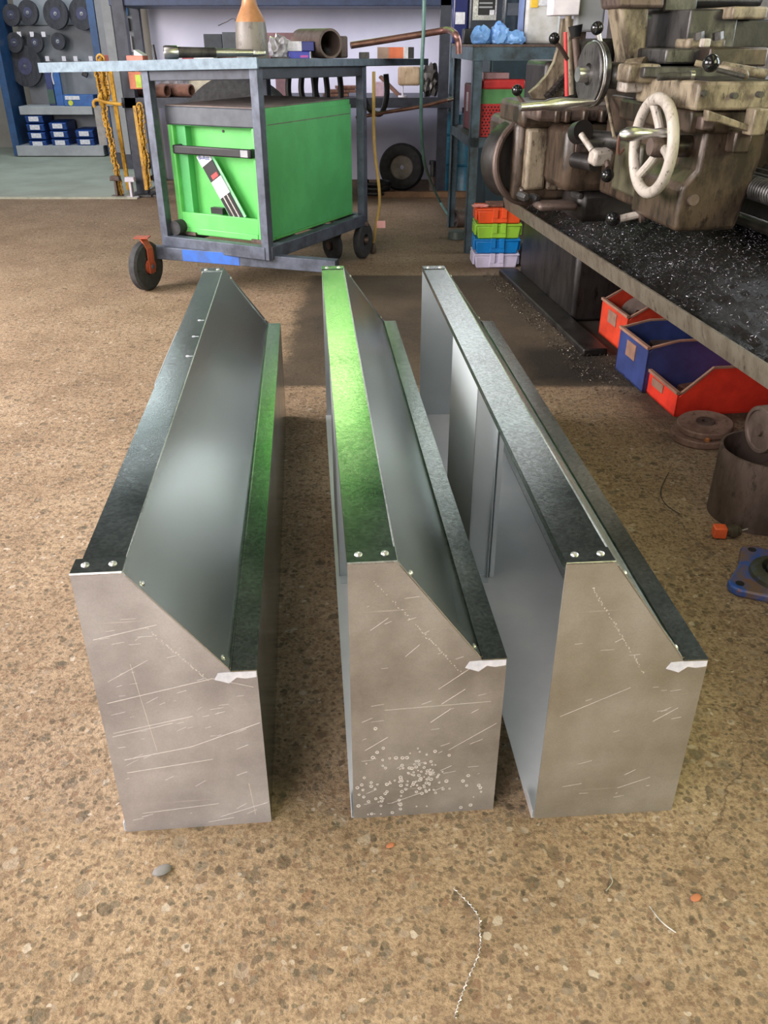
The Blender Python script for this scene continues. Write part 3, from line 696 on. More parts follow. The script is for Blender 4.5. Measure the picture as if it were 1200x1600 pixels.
MB().box(-wd / 2 - .001, -wd / 2 + .055, -.0515, .0515, -.0002 + .001, .059, m).build('red_end', paint('dark_red_card', rgb(146, 52, 58), None, .5), t, label='red end')
M_card = paint('dark_card', rgb(56, 62, 68), rgb(44, 48, 54), .6)
tbox('black_box', 322, 350, 5.0, .125, .10, M_card, 'black carton standing behind the white and red box on the table', 'box', yaw=.1)
tbox('black_box', 352, 378, 4.95, .13, .08, M_card, 'black carton with faint lettering standing directly left of the bottle', 'box', yaw=-.05)
tbox('brown_tray', 338, 372, 4.85 , .035, .05, M_rust, 'low rusty brown tray in front of the black cartons', 'tray')
tbox('brown_carton', 420, 468, 5.0, .125, .12, paint('dull_red_card', rgb(124, 92, 98), rgb(104, 78, 84), .6), 'long dull reddish brown carton to the right of the bottle', 'box')
# crumpled clear bag
def crumple(c, rx, ry, rz, mat, name, label, cat, seed=1, amp=.35, n=3):
    rr = random.Random(seed); bm = bmesh.new(); bmesh.ops.create_icosphere(bm, subdivisions=n, radius=1)
    for v in bm.verts:
        k = 1 + rr.uniform(-amp, amp); v.co = Vector((v.co.x * rx * k, v.co.y * ry * k, max(v.co.z, -.75) * rz * k))
    mz = min(v.co.z for v in bm.verts); bm.transform(Matrix.Translation((c[0], c[1], c[2] - mz)))
    mb = MB(); mb.bm.free(); mb.bm = bm; return tag(mb.build(name, mat, smooth=20), label, cat)
p = onT(437, 4.72); crumple(p, .05, .03, .055, paint('clear_bag', rgb(190, 190, 198), rgb(140, 136, 140), .2), 'plastic_bag', 'crumpled clear plastic bag between the bottle and the blue box', 'bag', 3, .3)
tbox('dark_plate', 424, 452, 4.6, .01, .08, M_bed, 'flat dark steel plate lying right of the bottle', 'plate')
t, m, wd = tbox('blue_box', 452, 486, 4.72, .034, .06, paint('royal_blue_card', rgb(56, 66, 176), rgb(46, 54, 150), .4), 'lower flat royal blue box on the table with a pale end, under the white-labelled one', 'box', root=True)
MB().box(wd / 2 - .004, wd / 2 + .001, -.0305, .0305, .002, .0345, m).build('pale_edge', M_label, t)
MB().box(wd / 2 - .05, wd / 2 - .012, -.0308, -.029, .008, .018, m).build('pink_mark', paint('pink_mark', rgb(190, 90, 170)), t)
t, m, wd = tbox('blue_box', 440, 492, 4.74, .042, .06, paint('deep_blue_card', rgb(42, 52, 128), rgb(36, 44, 108), .4), 'blue box with a white label resting on the flat royal blue box', 'box', z=.036, root=True)
MB().box(-wd / 2 - .001, -wd / 2 + .105, -.032, .02, .001, .0425, m).build('white_label', M_label, t)
# rusty pipe length and angle bars
p = onT(500, 4.85, .066); q = onT(535, 5.0, .066)
dd = Vector((-.35, 1, 0)).normalized(); pc = onT(517, 4.72, .066); pc2 = pc - Vector((.0, .0, 0))
ax = Vector((.55, -.83, 0)).normalized()
t = MB().revolve([(.066, 0), (.066, .3), (.055, .3), (.055, 0)], pc, -ax, 32, close=True)
tag(t.build('pipe_section', M_ruststeel), 'short thick rusty pipe section lying on the right half of the steel table', 'pipe')
an = MB(); a = onT(545, 4.9, .003); 
an.bar(a + Vector((-.02, 0, .05)), a + Vector((-.42, .22, .05)), .07, .10)
tag(an.build('steel_block', M_ruststeel, bevel=.008), 'dark oxidised steel block lying behind the rusty pipe section', 'steel block')
tbox('small_tin', 561, 577, 5.0, .03, .05, M_bed, 'small dark tin at the back of the table left of the orange carton', 'tin')
t, m, wd = tbox('orange_carton', 590, 646, 5.1, .052, .10, paint('orange_card', rgb(226, 122, 82), rgb(205, 104, 70), .5), 'orange carton with black and white end on the far right of the steel table', 'box', root=True)
MB().box(wd / 2 - .03, wd / 2 + .001, -.0505, .0505, .0005, .0525, m).build('black_end', M_black, t)
MB().box(wd / 2 - .055, wd / 2 - .03, -.0507, .0507, .0003, .0528, m).build('white_band', M_label, t)
MB().box(-wd / 2 - .001, -wd / 2 + .06, -.0507, .0507, .0003, .0523, m).build('tan_end', paint('tan_card', rgb(176, 148, 132)), t)
tag(MB().cyl(onT(243, 4.5), onT(241, 4.5, .07), .007, n=10).build('punch', M_black), 'small black punch standing upright near the left end of the steel table', 'tool')
t, m, wd = tbox('orange_tool_box', 200, 228, 4.75, .03, .06, paint('salmon_card', rgb(190, 110, 88), rgb(160, 88, 70), .5), 'salmon and white open carton at the left end of the table beside the punch', 'box', yaw=-.2, root=True)
MB().quadbox([m @ Vector(k) for k in ((0, -.03, .03), (wd / 2, -.03, .03), (wd / 2, .03, .03), (0, .03, .03))], top=[m @ Vector(k) for k in ((0, -.03, .055), (wd / 2 - .002, -.03, .032), (wd / 2 - .002, .03, .032), (0, .03, .055))]).build('open_flap', M_label, t)
# long copper pipe reaching from the table to the stand
pp = [ony(548, 71, 5.15), ony(600, 63, 5.2), ony(680, 50, 5.25), ony(700, 47, 5.2), ony(711, 53, 4.98), ony(716, 66, 4.96), ony(717, 84, 4.96)]
tag(MB().tube(pp, .017, 12).build('copper_pipe', M_copper), 'long bent copper pipe running from the table over to the steel stand', 'pipe')
pp = [ony(556, 184, 5.3), ony(600, 176, 5.3), ony(660, 166, 5.35), ony(704, 155, 5.4)]
t = tag(MB().tube(pp, .010, 12).build('copper_pipe', M_copper), 'lower straight copper pipe below the table rail pointing at the stand', 'pipe')
MB().cyl(ony(698, 157, 5.39) - t.location, ony(708, 154, 5.4) - t.location, .012, n=12).build('pipe_fitting', M_chrome, t, local=True)

# cables hanging under the right end of the table
for k, (x0, yb) in enumerate(((470, 165), (490, 172), (512, 168), (585, 175))):
    Yk = 5.35 + .12 * k; zt_ = .93
    a = ony(x0, 110, Yk); cpt = [(a.x - .07, Yk, .915), (a.x - .075, Yk, .82), (a.x - .03, Yk + .01, .72), (a.x + .04, Yk, .70), (a.x + .075, Yk, .80), (a.x + .07, Yk, .915)]
    tag(MB().tube(cpt, .017, 8).build('cable_loop', M_black), ['black cable loop hanging furthest left under the table', 'black cable loop hanging second from left under the table', 'black cable loop hanging third from left under the table', 'black cable loop hanging by the right rear table leg'][k], 'cable', 'cables hanging under the table')
yc = [ony(584, 112, 4.85), ony(584, 150, 4.87), ony(584, 200, 4.97), ony(586, 240, 4.98), ony(592, 290, 5.0), ony(593, 320, 5.02), ony(588, 350, 5.03), ony(583, 380, 5.03)]
t = thing('yellow_cable', (yc[-1].x, yc[-1].y, 0), 'yellow cable with a paper tag hanging from the table to a plug on the floor', 'cable')
MB().tube(yc, .0085, 8).build('cord', paint('yellow_cord', rgb(206, 172, 96), rgb(180, 150, 90), .5), t)
e = yc[-1]; MB().revolve([(.008, .06), (.016, .045), (.02, .02), (.02, .006), (0, .006)], (e.x, e.y, 0), (0, 0, 1), 14).build('plug', M_ruststeel, t)
g = ony(594, 350, 5.02); MB().obox(g + Vector((.005, -.012, 0)), (.05, .002, .04), .1).build('paper_tag', paint('pink_tag', rgb(240, 190, 185), rgb(230, 150, 140), .6), t)
gh = [Vector((ony(664, -60, 5.0).x, 5.0, 4.2)), ony(664, -60, 5.0), ony(662, 40, 5.0), ony(659, 110, 5.0), ony(658, 180, 5.05), ony(660, 230, 5.15), ony(667, 268, 5.4), ony(680, 300, 5.7), ony(698, 333, 6.2)]
gh[-1] = onz(700, 336, .01)
gh[-2] = onz(686, 312, .06)
tag(MB().tube(gh, .0095, 8).build('green_hose', paint('green_hose', rgb(96, 132, 124), rgb(76, 108, 102), .45)), 'grey-green air hose hanging from above down to the floor by the steel stand', 'hose')

# ================================================================== REAR BENCH AND WHAT IS ON IT
YB = 7.1
t = thing('steel_workbench', (-.8, YB, 0), 'long dark steel workbench rack against the white back wall behind the table', 'workbench')
def post(px, py, Y, w_=.07, h=1.75, mat=M_darksteel):
    p = ony(px, py, Y); return MB().box(p.x - w_ / 2, p.x + w_ / 2, Y, Y + w_, 0, h).build('post', mat, t)
post(221, 290, 7.08, .085); post(245, 290, 7.8, .06); post(690, 230, 7.1, .075); post(707, 230, 7.74, .09, mat=M_tealsteel)
x0, x1 = ony(190, 150, YB).x, ony(708, 150, YB).x
MB().box(x0, x1, YB - .01, YB + .75, .665, .705).build('shelf', M_darksteel, t, bevel=.003)
MB().box(x0 - .0, x1, YB - .02, YB - .008, .64, .71).build('front_rail', M_darksteel, t)
MB().box(x0, x1 + .05, YB, YB + .7, 1.31, 1.42).build('upper_shelf', paint('navy_steel', rgb(48, 62, 92), rgb(38, 48, 70), .5, .2), t, bevel=.004)
zs = .7055
def bp(px, Y=7.3): p = ony(px, 150, Y); return Vector((p.x, Y, zs))
a = bp(238, 7.25); 
for px, Y, lb in ((262, 7.2, 'brown steel tube lying on the rear bench nearest its left post'), (300, 7.25, 'darker brown steel tube lying on the rear bench left of the tyre')):
    c = bp(px, Y); q = c + Vector((-.25, .12, 0)); r_ = .045
    tag(MB().revolve([(r_, 0), (r_, .3), (r_ * .78, .3), (r_ * .78, 0)], c + Vector((.0, 0, r_)), (q - c), 24, close=True).build('steel_tube', M_rust), lb, 'tube')
crumple(bp(275, 7.45) , .10, .07, .10, paint('clear_bag', rgb(190, 190, 198)), 'plastic_bag', 'crumpled clear plastic bag on the rear bench behind the brown tubes', 'bag', 9, .25)
c = bp(325, 7.55); tag(MB().obox(c + Vector((0, 0, .075)), (.3, .1, .15), .2).build('cream_carton', paint('cream_card', rgb(214, 204, 180), None, .6), bevel=.005), 'cream carton on the rear bench behind the big tyre', 'box')
# big tyre behind the cabinet
def tyre(name, c, axis, r, wd, label, cat, rimc=None):
    t = thing(name, (c[0], c[1], 0 if c[2] - r < .02 else c[2] - r), label, cat); c = Vector(c); ax = Vector(axis).normalized()
    ty = MB().revolve([(r * .55, -wd * .42), (r * .75, -wd * .52), (r * .93, -wd * .48), (r, -wd * .36), (r * 1.0, wd * .36), (r * .93, wd * .48), (r * .75, wd * .52), (r * .55, wd * .42), (r * .52, 0)], c, ax, 56, close=True).build('tyre', M_rubber, t)
    tr = MB()
    for k in range(4):
        rr = r + .001; off = (-.27 + .18 * k) * wd; tr.torus(c + ax * off, ax, r, .005, 48, 6)
    tr.build('tread_rib', M_rubber, t)
    rm = MB().revolve([(r * .56, -wd * .40), (r * .5, -wd * .40), (r * .42, -wd * .12), (r * .2, -wd * .08), (r * .16, -wd * .3), (r * .1, -wd * .3), (r * .1, wd * .1), (r * .5, wd * .1), (r * .56, wd * .40)], c, ax, 36).build('rim', rimc or M_ruststeel, t)
    return t
tyre('truck_tyre', (ony(372, 150, 6.45).x, 6.45, .44), (-.25, -1, .0), .44, .22, 'large worn black tyre standing behind the green cabinet', 'tyre')
tyre('trolley_tyre', (ony(628, 262, 7.35).x, 7.40, .178), (-.12, -1, .12), .178, .12, 'small wheel with a pale grey rim standing against the back wall under the bench', 'wheel', paint('pale_rim', rgb(146, 138, 128), rgb(110, 102, 94), .5, .2))
# things on the right half of rear bench
def bbox(name, px0, px1, ytop, Y, mat, label, cat, dep=.1, base=zs, bevel=.004):
    a = ony(px0, ytop, Y); b = ony(px1, ytop, Y)
    return tag(MB().box(a.x, b.x, Y, Y + dep, base + .0005, max(a.z, base + .02)).build(name, mat, bevel=bevel), label, cat)
bbox('pink_carton', 582, 600, 128, 7.3, paint('pink_card', rgb(206, 176, 190)), 'pale pink carton on the rear bench right of the cables', 'box')
bbox('brown_carton', 430, 452, 118, 7.4, paint('dull_red_card', rgb(124, 92, 98)), 'dull brown carton on the rear bench right of the big tyre', 'box')
t = MB(); p0 = bp(624, 7.3); t.bar(p0 + Vector((0, 0, .007)), p0 + Vector((-.15, .05, .14)), .05, .02); tag(t.build('rusty_flat_bar', M_rust), 'rusty flat bar leaning on the rear bench beside the pink carton', 'steel bar')
# tan work lamp box held up behind
p = ony(640, 108, 7.0); t = thing('tan_box_lamp', (p.x, 7.2, zs), 'tan dusty box-shaped lamp on a thin white stem on the rear bench', 'lamp')
a, b = ony(622, 104, 7.2), ony(657, 134, 7.2)
MB().box(a.x, b.x, 7.2, 7.3, b.z, a.z).build('head', grime('tan_paint', rgb(186, 164, 136), rgb(160, 136, 108), rgb(110, 90, 70), .6), t, bevel=.02, seg=3)
MB().cyl((ony(629, 150, 7.25).x, 7.25, zs), (ony(629, 150, 7.25).x, 7.25, b.z + .01), .007, n=10).build('stem', M_white, t)
MB().cyl((ony(629, 150, 7.25).x, 7.25, zs), (ony(629, 150, 7.25).x, 7.25, zs + .012), .035, n=16).build('foot', M_white, t)
crumple(bp(672, 7.25), .07, .06, .12, M_bed, 'scrap_casting', 'dark lumpy metal casting at the right end of the rear bench', 'metal part', 14, .22)
for k, px in enumerate((545, 556, 565)):
    c = bp(px - 20, 7.35 + .01 * k); tag(MB().obox(c + Vector((0, 0, .012 + .026 * k)), (.2, .12, .022), .1 * k).build('metal_offcut', M_rust, bevel=.003), ['lowest flat rusty offcut in the small pile on the rear bench', 'middle flat rusty offcut in the small pile on the rear bench', 'topmost flat rusty offcut in the small pile on the rear bench'][k], 'offcut', 'offcuts on the rear bench')

# floor under the rear bench
p = onz(590, 318); 
for k in range(3):
    q = [Vector((p.x - .03 + .12 * math.cos(a) , p.y + .35 + .10 * math.sin(a), .03 + .035 * k)) for a in [i * PI / 8 + k for i in range(15)]]
    tag(MB().tube(q, .016, 8, 3).build('black_hose', M_black), ['bottom coil of black hose on the floor left of the small wheel', 'middle coil of black hose on the floor left of the small wheel', 'top coil of black hose on the floor left of the small wheel'][k], 'hose', 'black hose coils')
M_drum = paint('petrol_blue_paint', rgb(44, 112, 138), rgb(34, 84, 106), .3)
p = ony(725, 296, 7.4)
t = thing('blue_drum', (p.x, 7.45, 0), 'petrol blue steel drum standing behind the legs of the steel stand', 'drum')
MB().revolve([(0, 0), (.225, 0), (.23, .01), (.225, .02), (.222, .20), (.23, .21), (.222, .22), (.215, .42), (.222, .43), (.21, .44), (.2, .58), (0, .58)], (p.x, 7.45, 0), (0, 0, 1), 36).build('shell', M_drum, t)
MB().cyl((p.x, 7.45, .58), (p.x, 7.45, .62), .04, n=16).build('cap', M_black, t)
a = onz(675, 297); t = thing('bottle_jack', (a.x, 7.3, 0), 'small rusty bottle jack standing between the wheel and the blue drum', 'jack')
MB().cyl((a.x, 7.3, 0), (a.x, 7.3, .12), .04, n=16).build('base', M_ruststeel, t); MB().cyl((a.x, 7.3, .12), (a.x, 7.3, .21), .024, n=14).build('ram', M_bed, t); MB().cyl((a.x, 7.3, .21), (a.x, 7.3, .24), .035, n=12).build('cap', M_black, t)
p = onz(655, 297); tag(MB().box(p.x - .45, p.x + .5, 7.0, 7.06, 0, .045).build('timber_batten', paint('old_timber', rgb(120, 90, 62), rgb(92, 68, 48), .8), bevel=.004), 'old timber batten on the floor in front of the small wheel', 'timber')

# ================================================================== STEEL STAND WITH RED/GREEN MACHINE
SY = R(3.5); so = Vector((.475, 5.02, 0))
SM = Matrix.Translation(so) @ Matrix.Rotation(SY, 4, 'Z')
t = thing('steel_stand', so, 'blue-grey angle iron stand left of the lathe carrying a red machine', 'stand', SY)
SWd, SD, SH = .74, .82, 1.075
def Ls(mb, name, mat, parent=None, **k): return mb.build(name, mat, parent or t, local=True, **k)
for (x, y) in ((0, 0), (0, SD), (SWd, 0), (SWd, SD)):
    sx_, sy_ = (1 if x == 0 else -1), (1 if y == 0 else -1)
    mb = MB(); mb.box(min(x, x + .05 * sx_), max(x, x + .05 * sx_), min(y, y + .006 * sy_), max(y, y + .006 * sy_), 0, SH - .06); mb.box(min(x, x + .006 * sx_), max(x, x + .006 * sx_), min(y, y + .05 * sy_), max(y, y + .05 * sy_), 0, SH - .06)
    Ls(mb, 'leg', M_tealsteel)
Ls(MB().box(-.01, SWd + .01, -.01, SD + .01, SH - .012, SH), 'top_plate', M_ruststeel, bevel=.002)
for nm, bx in (('top_rail', (0, SWd, -.008, 0)), ('top_rail', (0, SWd, SD, SD + .008)), ('top_rail', (-.008, 0, 0, SD)), ('top_rail', (SWd, SWd + .008, 0, SD))):
    Ls(MB().box(bx[0], bx[1], bx[2], bx[3], SH - .075, SH - .01), nm, M_tealsteel)
zsh = .625
for bx in ((0, SWd, 0, .006), (0, SWd, SD - .006, SD), (0, .006, 0, SD), (SWd - .006, SWd, 0, SD)):
    Ls(MB().box(bx[0], bx[1], bx[2], bx[3], zsh - .05, zsh), 'shelf_rail', M_tealsteel)
Ls(MB().box(.006, SWd - .006, .006, SD - .006, zsh - .006, zsh), 'shelf', M_darksteel)
# red and green machine on the stand's shelf
M_mred = paint('machine_red', rgb(204, 62, 62), rgb(176, 48, 50), .4); M_mdred = paint('machine_dark_red', rgb(120, 42, 48), rgb(96, 36, 40), .45)
M_mgreen = paint('machine_green', rgb(92, 148, 92), rgb(78, 128, 80), .5)
mo = SM @ Vector((.055, .06, zsh))
t2 = thing('welding_machine', mo, 'red machine with green band and perforated red grille on the stand shelf', 'welder', SY)
def Lm(mb, name, mat, parent=None, **k): return mb.build(name, mat, parent or t2, local=True, **k)
Lm(MB().box(0, .62, .01, .6, 0, .245), 'case', M_mdred, bevel=.008)
Lm(MB().box(-.004, .01, .0, .03, 0.0, .28), 'corner_post', M_mred, bevel=.003)
Lm(MB().box(.01, .245, -.008, .05, .235, .285), 'top_cover', M_mred, bevel=.012, seg=3)
Lm(MB().box(.005, .62, -.002, .012, .165, .24), 'band', M_mgreen, label='green band')
gr = Lm(MB().box(.005, .62, -.002, .012, .0, .165), 'grille', M_mred)
ho = MB()
for j in range(10):
    for i in range(26):
        x = .02 + i * .0185 + (.009 if j % 2 else 0); ho.cyl((x, -.0022, .012 + j * .0152), (x, -.0028, .012 + j * .0152), .0052, n=6)
tag(Lm(ho, 'grille_holes', M_black, gr, smooth=0), None, None, None, 'stuff')
Lm(MB().cyl((.28, -.002, .21), (.28, -.008, .21), .006, n=10), 'screw', M_black)
for zz in (.05, .17): Lm(MB().box(-.006, -.0005 + .001, .1 + zz * 2, .13 + zz * 2, .10, .2), 'side_latch', M_edge)
tag(MB().box(-.02, .12, 0, .1, 0, .03, SM @ Matrix.Translation((.09, .07, zsh + .2865))).build('cardboard_offcut', paint('dusty_pink_card', rgb(172, 138, 140)), bevel=.002), 'pinkish cardboard piece lying on the red machine', 'cardboard')
cp_ = SM @ Vector((.53, .05, zsh + .37))
tag(MB().torus(cp_, (0.1, -1, .1), .03, .012, 24, 10).build('black_ring', M_black), 'small black ring hanging under the stand top near the lathe', 'ring')
# dark cabinet added behind the stand to fill the dark gap there
t = thing('filler_cabinet', (.98, 6.25, 0), 'added dark teal cabinet filling the dark gap behind the steel stand and red machine', 'cabinet')
MB().box(.70, 1.5, 6.3, 6.75, .0, 1.04).build('body', paint('dark_teal_paint', rgb(34, 52, 58), rgb(28, 42, 48), .5), t, bevel=.006)
for x_ in (.72, 1.11): MB().box(x_, x_ + .37, 6.285, 6.3, .06, 1.0).build('door', paint('dark_teal_paint', rgb(34, 52, 58)), t, bevel=.003)
for x_ in (1.05, 1.14): MB().box(x_, x_ + .02, 6.265, 6.285, .5, .62).build('handle', M_bed, t)
# on top of stand
zt2 = SH
def st(px, Y): p = ony(px, 70, Y); return Vector((p.x, Y, zt2))
def bottle5(px0, px1, Y, h, mat, label, dark=False):
    a, b = st(px0, Y), st(px1, Y); c = (a + b) / 2; wdt = abs(b.x - a.x)
    t = thing('oil_bottle', (c.x, Y, zt2), label, 'bottle')
    MB().prism([(a.x, Y, zt2 + .0005), (b.x, Y, zt2 + .0005), (b.x, Y, zt2 + h * .8), (b.x - wdt * .25, Y, zt2 + h), (a.x + wdt * .45, Y, zt2 + h), (a.x, Y, zt2 + h * .86)], (0, .1, 0)).build('body', mat, t, bevel=.012, seg=3)
    MB().cyl((b.x - wdt * .42, Y + .05, zt2 + h), (b.x - wdt * .42, Y + .05, zt2 + h + .04), .03, n=18).build('cap', M_black, t)
    return t, a, b, c
M_bluebtl = paint('blue_bottle', rgb(34, 42, 100), rgb(28, 34, 80), .3)
M_greybtl = paint('charcoal_bottle', rgb(54, 60, 70), rgb(44, 48, 56), .3)
t, a, b, c = bottle5(706, 730, 5.62, .3, M_bluebtl, 'dark blue oil bottle standing left of the charcoal one on the stand')
MB().box(a.x + .015, b.x - .02, 5.617, 5.621, zt2 + .1, zt2 + .16).build('label', M_label, t)
t, a, b, c = bottle5(731, 786, 5.6, .34, M_greybtl, 'charcoal oil bottle with a silver and black label on the stand')
MB().box(a.x + .02, b.x - .05, 5.596, 5.6, zt2 + .12, zt2 + .33).build('silver_label', M_edge, t)
MB().box(a.x + .05, b.x - .06, 5.592, 5.597, zt2 + .145, zt2 + .33).build('black_label', M_black, t)
for k in range(7): MB().box(a.x + .055, b.x - .075, 5.590, 5.5925, zt2 + .18 + k * .02, zt2 + .188 + k * .02).build('print_line', M_grey, t)
MB().box(b.x - .09, b.x - .063, 5.589, 5.5925, zt2 + .145, zt2 + .17).build('white_square', M_label, t)
t, a, b, c = bottle5(784, 818, 5.45, .36, paint('petrol_black_bottle', rgb(48, 60, 68), rgb(36, 44, 50), .2), 'glossy blackish oil can next to the white container on the stand')
MB().box(a.x + .02, b.x - .02, 5.446, 5.45, zt2 + .14, zt2 + .2).build('faint_label', M_lid, t)
# black tray and blue bag
tag(MB().box(st(724, 5.35).x, st(784, 5.35).x, 5.35, 5.5, zt2 + .0005, zt2 + .075).build('black_crate', M_black, bevel=.006), 'low black plastic tray in front of the charcoal oil bottle', 'tray')
def bag(pts, Y, mat, name, label, cat):
    mb = MB(); rr = random.Random(5)
    for (px, hh, w_) in pts:
        p = st(px, Y); bm = mb.bm; r = bmesh.ops.create_icosphere(bm, subdivisions=3, radius=1)
        for v in r['verts']:
            k = 1 + rr.uniform(-.13, .13); v.co = Vector((p.x + v.co.x * w_ * k, Y + v.co.y * .05 * k, zt2 + .001 + max(0, (v.co.z + .6) / 1.6) * hh * k))
    return tag(mb.build(name, mat, smooth=15), label, cat)
bag([(752, .085, .055), (780, .10, .05), (802, .065, .06)], 5.17, paint('pale_blue_plastic', rgb(122, 168, 222), rgb(100, 146, 205), .35), 'plastic_bag', 'crumpled pale blue plastic bag on top of the steel stand', 'bag')
t = thing('jerrycan', (st(845, 5.3).x, 5.3, zt2), 'translucent white jerrycan with yellow and white label on the stand', 'container')
M_jerry = paint('milky_plastic', rgb(196, 196, 196), rgb(172, 170, 162), .4)
a, b = st(818, 5.2), st(872, 5.2)
MB().box(a.x, b.x, 5.2, 5.45, zt2 + .0005, zt2 + .37).build('body', M_jerry, t, bevel=.02, seg=3)
MB().box(a.x - .012, a.x - .006, 5.22, 5.4, zt2 + .0, zt2 + .3).build('blue_edge', paint('pale_blue_edge', rgb(130, 150, 200)), t)
lb_ = MB().box(a.x + .03, b.x - .02, 5.196, 5.2, zt2 + .18, zt2 + .27).build('label', M_label, t)
MB().box(a.x + .022, a.x + .062, 5.193, 5.198, zt2 + .17, zt2 + .275).build('yellow_label', paint('label_yellow', rgb(238, 194, 58)), t, bevel=.003)
text('label_text', 'AUTREEX', .03, paint('label_blue', rgb(90, 180, 220)), lb_, Matrix.Translation(((a.x + b.x) / 2 + .018, 5.194, zt2 + .235)) @ Matrix.Rotation(R(90), 4, 'X'))
MB().cyl((b.x - .06, 5.32, zt2 + .37), (b.x - .06, 5.32, zt2 + .41), .03, n=18).build('cap', M_white, t)

# ================================================================== COLOURED CASES ON THE FLOOR
cy_ = 4.66; pL = onz(741, 419); pR = onz(808, 419)
cw = (pR.x - pL.x); hh = .0785
cases = []
def case(mat, label, z, dx, yaw, nm='storage_case'):
    t = thing(nm, (pL.x + cw / 2 + dx, 4.735, z), label, 'storage case', yaw, 'stacked coloured cases')
    o = MB().quadbox([(-cw / 2 + .008, -.07, 0), (cw / 2 - .008, -.07, 0), (cw / 2 - .008, .1, 0), (-cw / 2 + .008, .1, 0)], top=[(-cw / 2, -.076, hh - .012), (cw / 2, -.076, hh - .012), (cw / 2, .106, hh - .012), (-cw / 2, .106, hh - .012)]).build('case_body', mat, t, local=True, bevel=.006)
    MB().box(-cw / 2 - .006, cw / 2 + .006, -.08, .11, hh - .012, hh - .002).build('lid', mat, t, local=True, bevel=.003)
    for x in (-.035, .012): MB().box(x - .001, x + .026, -.086, -.07, .02 + .01, hh + .002).build('latch', mat, t, local=True, bevel=.002)
    MB().box(-.04, -.0385 + .08, -.0785, -.06, .006, .03).build('front_boss', mat, t, local=True, bevel=.002)
    for s in (-1, 1): MB().box(s * (cw / 2 + .004) - .006, s * (cw / 2 + .004) + .006, -.05, .08, .015, hh - .012).build('side_rib', mat, t, local=True, bevel=.003)
    return t
case(paint('case_white', rgb(222, 214, 240), None, .45, 0, 6, .3, 0), 'white plastic case at the bottom of the coloured stack beside the lathe', 0, 0, .02)
case(paint('case_blue', rgb(0, 128, 206), None, .45, 0, 6, .3, 0), 'blue plastic case in the coloured stack, on the white one', hh, .002, -.02)
case(paint('case_lime', rgb(160, 214, 66), None, .45, 0, 6, .3, 0), 'lime green plastic case in the coloured stack, under the orange one', hh * 2, .003, .01)
case(paint('case_orange', rgb(246, 92, 40), None, .45, 0, 6, .3, 0), 'orange plastic case on top of the coloured stack', hh * 3, .004, .0)
p = pL; crumple((p.x + .02, 4.70, hh * 4 + .001), .045, .03, .008, paint('pink_scrap', rgb(224, 150, 140)), 'pink_rag', 'small pink rag on the orange case, at its left side', 'rag', 4, .2)
tag(MB().box(p.x + .06, p.x + .22, 4.70, 4.83, hh * 4 + .001, hh * 4 + .012).build('scrap_plate', M_rust, bevel=.002), 'rusty plate lying on top of the orange case', 'steel plate')
pts = [(-.03, 0), (.13, 0), (.16, .03), (.155, .14), (.04, .13), (-.02, .1)]
q0 = onz(822, 418)
tag(MB().prism([(q0.x + x, q0.y + .05, z) for x, z in pts], (0, .12, 0)).build('cast_block', grime('scuffed_alloy', rgb(164, 152, 152), rgb(120, 106, 106), rgb(70, 62, 62), .6, .2, 20), bevel=.006), 'scuffed grey metal block on the floor right of the coloured cases', 'metal block')
tag(MB().box(q0.x - .0, q0.x + .09, q0.y + .06, q0.y + .16, .1405, .17).build('grey_box', M_grey, bevel=.003), 'grey small box lying on the scuffed metal block', 'box')
t = thing('red_yellow_carton', (q0.x + .05, q0.y + .09, .171), 'small red and yellow carton on the grey box beside the cases', 'box')
MB().box(q0.x - .0, q0.x + .05, q0.y + .07, q0.y + .15, .171, .225).build('carton', M_mdred, t, bevel=.002); MB().box(q0.x + .05, q0.x + .075, q0.y + .07, q0.y + .15, .171, .215).build('yellow_end', M_yellow, t)
p = onz(725, 372); tag(MB().revolve([(.055, 0), (.055, .06), (.035, .06), (.035, 0)], (p.x - .03, p.y + .35, .056), (1, .3, 0), 24, close=True).build('pipe_collar', M_ruststeel), 'rusty pipe collar on the floor between the stand legs', 'pipe collar')
p = onz(715, 378); tag(MB().cyl((p.x, p.y + .1, 0), (p.x, p.y + .1, .05), .06, .05, 20).build('round_foot', paint('dark_green_grey', rgb(66, 74, 68)), bevel=.004), 'dark green round lump on the floor beside the near stand leg', 'metal part')
p = onz(783, 322); t = thing('glass_bottle', (p.x, p.y, 0), 'small grey metal bottle shape standing behind the coloured cases', 'bottle')
MB().revolve([(0, 0), (.03, 0), (.03, .11), (.02, .14), (.015, .17), (0, .17)], (p.x, p.y, 0), (0, 0, 1), 18).build('body', M_bed, t)

# ================================================================== LATHE
lax = Vector((-math.sin(R(7.5)), math.cos(R(7.5)), 0))      # bed axis, away from the viewer
lrt = Vector((math.cos(R(7.5)), math.sin(R(7.5)), 0))       # across the bed, away from the operator
LYAW = R(7.5)
LO = onz(1025, 457, .40); LO.z = 0                                  # tray edge at y=2.6
LM = Matrix.Translation(LO) @ Matrix.Rotation(LYAW, 4, 'Z')  # local x: across, y: along, z: up
lathe = thing('lathe', LO, 'large old dirty beige and brown metalworking lathe with chip tray and cream handwheel', 'lathe', LYAW)
def LL(mb, name, mat, parent=None, **k): return mb.build(name, mat, parent or lathe, local=True, **k)
def loc(px, py, Y):   # local lathe coordinates of a sight line at depth Y
    return LM.inverted() @ ony(px, py, Y)
def lx(px, py, x):    # sight line meets the plane local x = const
    o_ = LM.inverted() @ Vector((0, 0, CAM_H)); r = Matrix.Rotation(-LYAW, 4, 'Z') @ ray(px, py)
    return o_ + r * ((x - o_.x) / r.x)
TZ = .40
